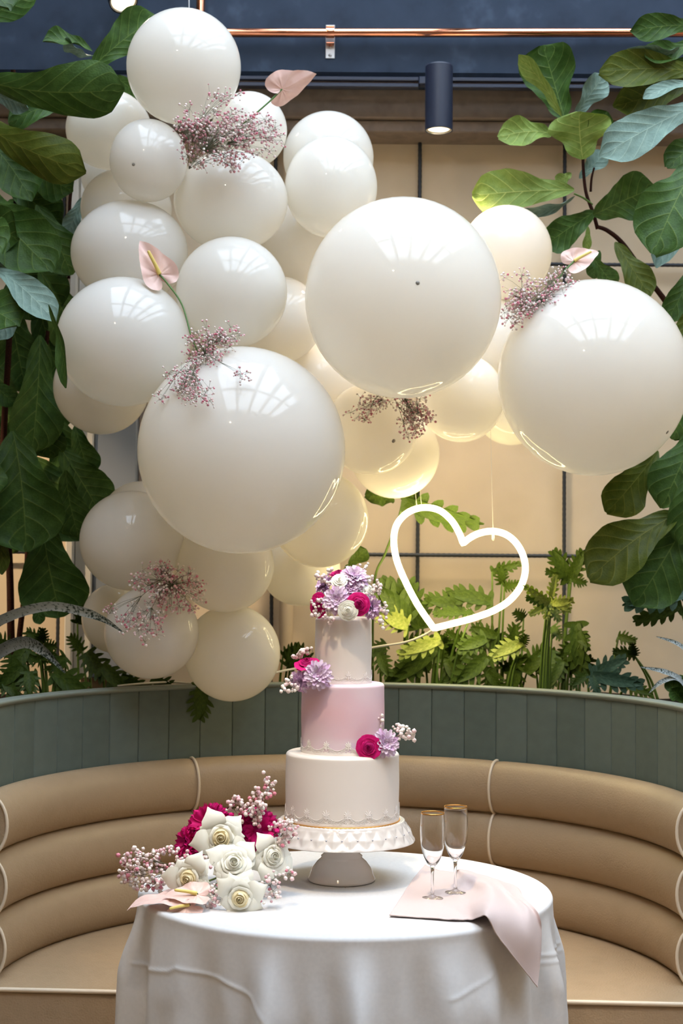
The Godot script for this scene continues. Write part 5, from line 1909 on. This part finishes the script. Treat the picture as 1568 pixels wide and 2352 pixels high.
	rows = [
		[1600, 60, 4.34, 1446, 72, 4.28, 66, 10, 0.10, 0.3, "fig_green"],
		[1610, 85, 4.32, 1480, 128, 4.24, 64, 24, -0.10, 0.4, "fig_green"],
		[1560, 110, 4.30, 1440, 112, 4.24, 64, -40, 0.10, 0.3, "fig_under"],
		[1600, 165, 4.34, 1376, 166, 4.24, 92, 16, 0.09, 0.3, "fig_olive"],
		[1590, 185, 4.38, 1408, 246, 4.30, 92, 0, 0.06, 0.3, "fig_olive"],
		[1595, 190, 4.26, 1476, 226, 4.20, 42, 40, 0.08, 0.4, "fig_under"],
		[1620, 235, 4.28, 1376, 362, 4.16, 104, 16, 0.05, 0.25, "fig_under"],
		[1620, 130, 4.40, 1500, 200, 4.40, 80, 0, 0.05, 0.2, "fig_green"],
		[1625, 300, 4.34, 1530, 384, 4.28, 72, 10, 0.06, 0.3, "fig_green"],
		[1610, 360, 4.22, 1500, 584, 4.12, 158, 10, 0.08, 0.35, "fig_green"],
		[1600, 470, 4.36, 1508, 616, 4.30, 64, 20, 0.07, 0.3, "fig_under"],
		[1600, 590, 4.34, 1528, 742, 4.30, 66, -10, 0.05, 0.3, "fig_green"],
		[1630, 660, 4.30, 1560, 800, 4.26, 70, 10, 0.05, 0.3, "fig_olive"],
		[1620, 960, 4.42, 1520, 1168, 4.38, 118, 12, 0.06, 0.25, "fig_green"],
		[1510, 1035, 4.46, 1392, 1178, 4.42, 106, -18, 0.07, 0.3, "fig_olive"],
		[1610, 1010, 4.34, 1560, 1250, 4.32, 100, -10, 0.05, 0.25, "fig_green"],
		[1556, 1178, 4.34, 1352, 1330, 4.24, 138, 10, 0.06, 0.3, "fig_olive"],
		[1590, 1170, 4.38, 1456, 1392, 4.34, 150, -8, 0.05, 0.25, "fig_green"],
		[1610, 1220, 4.44, 1530, 1370, 4.44, 110, 6, 0.05, 0.25, "fig_green"],
		[1600, 880, 4.44, 1545, 1010, 4.44, 90, 10, 0.05, 0.25, "fig_green"],
	]
	for k in rows.size():
		leaf(t, rows[k], "fig", 740 + k, k)

# lobed plants of the planter: leaves are [stalk foot x, base x, y, tip x, y, width, roll, distance, material]
func philodendron(label: String, foot: Vector3, rows: Array, seed_: int) -> void:
	var t := thing("philodendron", label, "plant", foot, "lobed philodendrons in the planter")
	for k in rows.size():
		var q: Array = rows[k]
		var d: float = q[7]
		rng.seed = seed_ + k
		leaf(t, [q[1], q[2], d, q[3], q[4], d - 0.03 + rng.randf_range(-0.03, 0.03), q[5], q[6], 0.07, 0.25, q[8]], "lobed", seed_ + k, k)
		var df := d + 0.02 + rng.randf_range(-0.03, 0.05)
		stem(t, "stalk", [[q[0], 1606, df], [lerpf(q[0], q[1], 0.35), lerpf(1606.0, q[2], 0.5), df], [q[1], q[2], d]], 0.0048, 0.0026, M["petiole"])

func build_philodendrons() -> void:
	philodendron("philodendron whose leaves show inside and left of the neon heart", P(985, 1600, 4.68), [
		[930, 938, 1425, 862, 1345, 104, 10, 4.66, "phil_green"], [925, 934, 1438, 872, 1412, 84, 20, 4.64, "phil_lime"], [945, 962, 1440, 935, 1330, 96, -10, 4.70, "phil_green"],
		[960, 975, 1400, 868, 1330, 70, 30, 4.72, "phil_green"], [1010, 1058, 1392, 972, 1376, 66, 10, 4.68, "phil_green"], [1040, 1126, 1382, 1020, 1362, 72, 14, 4.70, "phil_green"],
		[1020, 1066, 1408, 992, 1412, 40, 20, 4.62, "phil_green"], [1030, 1084, 1404, 1064, 1412, 30, 20, 4.60, "phil_green"], [1000, 1010, 1472, 912, 1506, 62, 14, 4.58, "phil_lime"],
		[990, 1000, 1490, 888, 1572, 76, -10, 4.64, "phil_green"], [960, 970, 1500, 905, 1545, 60, 0, 4.66, "phil_green"], [1010, 1020, 1475, 1024, 1462, 26, 10, 4.60, "phil_green"],
		[875, 872, 1500, 892, 1556, 56, 10, 4.66, "phil_green"], [1020, 1025, 1520, 1062, 1580, 60, 0, 4.68, "phil_green"],
	], 800)
	philodendron("philodendron with stalks fanning up from the planter below the heart's right side", P(1130, 1600, 4.66), [
		[1080, 1114, 1468, 1048, 1494, 62, 10, 4.62, "phil_green"], [1090, 1116, 1508, 1046, 1568, 84, -10, 4.60, "phil_green"], [1160, 1196, 1478, 1126, 1514, 62, 20, 4.58, "phil_lime"],
		[1170, 1196, 1480, 1210, 1455, 36, 10, 4.60, "phil_green"], [1140, 1152, 1340, 1148, 1295, 40, 10, 4.72, "phil_green"], [1130, 1130, 1312, 1196, 1292, 40, 20, 4.70, "phil_green"],
		[1150, 1158, 1348, 1196, 1338, 36, 10, 4.70, "phil_green"], [1120, 1140, 1462, 1080, 1440, 52, 0, 4.72, "phil_green"], [1195, 1202, 1420, 1180, 1402, 44, 0, 4.74, "phil_green"],
		[1060, 1075, 1478, 1020, 1450, 46, 0, 4.72, "phil_green"], [1110, 1120, 1545, 1150, 1585, 50, 0, 4.70, "phil_green"], [1060, 1060, 1530, 1010, 1575, 54, 0, 4.70, "phil_green"],
	], 830)
	philodendron("young philodendron with a bright rosette touching the heart's right side", P(1245, 1600, 4.60), [
		[1238, 1258, 1384, 1198, 1342, 34, 0, 4.48, "phil_lime"], [1242, 1264, 1378, 1276, 1318, 32, 0, 4.52, "phil_lime"], [1240, 1256, 1386, 1204, 1372, 40, 10, 4.50, "phil_green"],
		[1246, 1260, 1388, 1214, 1414, 36, 10, 4.50, "phil_lime"], [1246, 1262, 1388, 1252, 1424, 30, 0, 4.52, "phil_lime"], [1252, 1266, 1386, 1318, 1378, 42, 10, 4.52, "phil_lime"],
		[1252, 1266, 1388, 1312, 1402, 36, 0, 4.54, "phil_lime"], [1256, 1264, 1390, 1286, 1430, 38, 0, 4.54, "phil_green"], [1260, 1268, 1440, 1290, 1470, 40, 0, 4.60, "phil_green"],
	], 850)
	philodendron("shaded philodendron behind the rosette, by the right-hand upright rod", P(1290, 1600, 4.74), [
		[1288, 1308, 1330, 1268, 1262, 66, 0, 4.74, "phil_green"], [1290, 1310, 1328, 1342, 1262, 60, 0, 4.74, "phil_green"], [1290, 1312, 1330, 1346, 1340, 34, 10, 4.72, "phil_green"],
		[1296, 1306, 1325, 1250, 1312, 44, 0, 4.76, "phil_green"], [1300, 1322, 1432, 1330, 1552, 74, 0, 4.68, "phil_green"], [1310, 1318, 1440, 1352, 1488, 56, 20, 4.70, "phil_green"],
		[1280, 1290, 1520, 1262, 1580, 50, 0, 4.66, "phil_green"], [1330, 1332, 1500, 1352, 1560, 44, 0, 4.70, "phil_green"],
	], 870)
	philodendron("philodendron with painted blue-green sky sheen at the right end of the planter", P(1460, 1600, 4.50), [
		[1600, 1572, 1362, 1428, 1392, 96, 16, 4.40, "phil_sky_sheen"], [1605, 1560, 1390, 1452, 1428, 66, -10, 4.46, "phil_green"], [1380, 1360, 1550, 1478, 1572, 70, 10, 4.42, "phil_sky_sheen"],
		[1380, 1362, 1548, 1440, 1512, 62, 0, 4.44, "phil_sky_sheen"], [1376, 1358, 1552, 1372, 1592, 40, 10, 4.42, "phil_sky_sheen"], [1352, 1348, 1548, 1312, 1576, 44, 0, 4.46, "phil_green"],
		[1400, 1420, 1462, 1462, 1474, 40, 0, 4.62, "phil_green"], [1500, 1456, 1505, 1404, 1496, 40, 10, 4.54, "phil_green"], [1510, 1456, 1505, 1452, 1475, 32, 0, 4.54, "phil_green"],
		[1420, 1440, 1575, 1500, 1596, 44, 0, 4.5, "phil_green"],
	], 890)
	philodendron("bushy philodendron at the left end of the planter, under the fig", P(110, 1610, 4.50), [
		[70, 60, 1490, 20, 1545, 80, 0, 4.42, "phil_green"], [110, 96, 1476, 98, 1440, 44, 0, 4.48, "phil_green"], [110, 98, 1478, 60, 1450, 50, 0, 4.48, "phil_green"], [108, 100, 1490, 132, 1482, 50, 0, 4.46, "phil_green"],
		[100, 92, 1515, 60, 1505, 50, 0, 4.44, "phil_green"], [102, 96, 1512, 130, 1500, 40, 0, 4.44, "phil_green"], [96, 84, 1555, 20, 1570, 60, 0, 4.40, "phil_green"], [60, 50, 1530, -10, 1580, 70, 0, 4.36, "phil_green"],
		[120, 128, 1545, 222, 1618, 92, 6, 4.36, "phil_green"], [124, 130, 1560, 160, 1590, 60, 0, 4.40, "phil_green"], [70, 66, 1545, 70, 1600, 60, 0, 4.34, "phil_green"], [30, 22, 1490, -20, 1470, 70, 0, 4.42, "phil_green"],
		[150, 150, 1510, 110, 1545, 60, 0, 4.50, "phil_green"], [20, 10, 1560, 40, 1605, 60, 0, 4.36, "phil_green"],
	], 910)
	philodendron("philodendron in the shade under the lower left balloons", P(260, 1600, 4.50), [
		[200, 188, 1495, 160, 1460, 46, 0, 4.62, "phil_green"], [210, 200, 1500, 238, 1560, 74, 0, 4.54, "phil_green"], [240, 236, 1530, 290, 1590, 70, 0, 4.48, "phil_green"], [280, 280, 1555, 340, 1590, 60, 0, 4.50, "phil_green"],
		[340, 350, 1560, 410, 1590, 54, 0, 4.50, "phil_green"], [650, 660, 1530, 700, 1490, 70, 0, 4.64, "phil_green"], [660, 668, 1520, 716, 1510, 60, 0, 4.62, "phil_green"],
		[640, 650, 1505, 690, 1480, 40, 0, 4.66, "phil_green"], [180, 178, 1430, 200, 1370, 44, 0, 4.66, "phil_green"],
	], 930)
	var hang := thing("philodendron", "single philodendron leaf hanging over the planter rim under the lowest balloon", "plant", P(470, 1560, 4.56), "lobed philodendrons in the planter")
	leaf(hang, [464, 1572, 4.40, 457, 1654, 4.38, 76, 0, 0.03, 0.25, "phil_green"], "lobed", 960, 0)
	stem(hang, "stalk", [[455, 1590, 4.60], [470, 1566, 4.54], [470, 1556, 4.46], [464, 1572, 4.40]], 0.004, 0.0028, M["petiole"])
	# low leaves crowding the back of the planter
	rng.seed = 77
	var rows := []
	for k in 22:
		var x := lerpf(880.0, 1330.0, (k + rng.randf()) / 22.0)
		var y := rng.randf_range(1455, 1545)
		var a := rng.randf_range(-2.6, 0.4) if k % 3 else rng.randf_range(0.5, 2.4)
		var len := rng.randf_range(58, 96)
		rows.append([x + rng.randf_range(-15, 15), x, y, x + cos(a) * len, y + sin(a) * len * 0.7, len * rng.randf_range(0.7, 0.9), rng.randf_range(-25, 25), rng.randf_range(4.70, 4.80), "phil_green"])
	philodendron("low dense philodendron foliage at the back, against the wall right of the cake", P(1100, 1600, 4.76), rows, 1000)
	# one large leaf that arches over the heart
	var t := thing("philodendron", "philodendron with one big drooping leaf above the neon heart", "plant", P(868, 1600, 4.70), "lobed philodendrons in the planter")
	leaf(t, [906, 1150, 4.66, 838, 1138, 4.60, 60, 30, 0.10, 0.3, "phil_green"], "fig", 951, 0)
	leaf(t, [930, 1150, 4.66, 1112, 1202, 4.62, 84, 20, 0.12, 0.4, "phil_green"], "lobed", 952, 1)
	leaf(t, [920, 1146, 4.67, 960, 1128, 4.66, 40, 0, 0.10, 0.4, "phil_green"], "fig", 953, 2)
	leaf(t, [800, 1300, 4.68, 842, 1262, 4.68, 44, 0, 0.05, 0.3, "phil_green"], "fig", 954, 3)
	stem(t, "stalk", [[856, 1606, 4.72], [858, 1350, 4.70], [885, 1270, 4.69], [915, 1190, 4.67], [924, 1148, 4.66]], 0.0045, 0.003, M["petiole"])
	stem(t, "stalk", [[790, 1606, 4.70], [784, 1400, 4.70], [792, 1310, 4.69], [800, 1298, 4.68]], 0.0045, 0.003, M["petiole"])

func build_straps() -> void:
	var t := thing("bromeliad", "plant with long arching silver-banded strap leaves at the lower left", "plant", P(-60, 1590, 4.20))
	strap(t, [[-90, 1560, 4.20], [-30, 1452, 4.14], [20, 1414, 4.10], [110, 1390, 4.06], [190, 1402, 4.04], [240, 1422, 4.03], [280, 1450, 4.02]], 26, 0)
	strap(t, [[-80, 1580, 4.24], [-20, 1510, 4.22], [30, 1478, 4.20], [70, 1474, 4.18], [110, 1500, 4.16], [150, 1545, 4.15]], 34, 1)
	t = thing("bromeliad", "small bromeliad with curled yellowing strap leaves at the right end of the planter", "plant", P(1560, 1600, 4.36))
	strap(t, [[1600, 1620, 4.36], [1570, 1568, 4.34], [1530, 1545, 4.32], [1470, 1532, 4.30]], 14, 0)
	strap(t, [[1600, 1625, 4.36], [1560, 1562, 4.33], [1520, 1566, 4.32], [1490, 1592, 4.32]], 12, 1)
	strap(t, [[1620, 1600, 4.36], [1590, 1520, 4.36], [1560, 1482, 4.36], [1506, 1462, 4.36]], 12, 2)
	leaf(t, [1566, 1600, 4.34, 1530, 1560, 4.34, 34, 0, 0.05, 0.4, "fig_green"], "fig", 970, 3)
	leaf(t, [1575, 1600, 4.34, 1560, 1550, 4.34, 30, 0, 0.05, 0.4, "fig_green"], "fig", 971, 4)
	leaf(t, [1570, 1612, 4.32, 1540, 1580, 4.30, 40, 0, 0.05, 0.6, "fig_green"], "fig", 972, 5)

func strap(t: Node3D, pts: Array, w_px: float, n: int) -> void:
	var way := []
	for q in pts: way.append(P(q[0], q[1], q[2]) - t.position)
	way = curve(way, 8)
	var b := MB.new()
	var p := PackedVector3Array()
	var m := way.size()
	for i in m:
		var f := float(i) / (m - 1)
		var dir: Vector3 = ((way[mini(i + 1, m - 1)] as Vector3) - way[maxi(i - 1, 0)]).normalized()
		var side := dir.cross(cam.basis.z).normalized().rotated(dir, 0.55)
		var nr := side.cross(dir)
		var half := w_px / 2.0 / FOCAL * 4.1 * minf(1.0, (1.0 - f) * 3.0 + 0.12)
		for k in 7:
			var u := k / 6.0 * 2.0 - 1.0
			p.append((way[i] as Vector3) + side * u * half + nr * half * 0.35 * u * u)
	b.grid(p, m, 7)
	var o := MeshInstance3D.new()
	o.mesh = b.mesh()
	o.material_override = M["banded_strap"]
	o.name = "leaf" if n == 0 else "leaf_%03d" % n
	t.add_child(o, true)
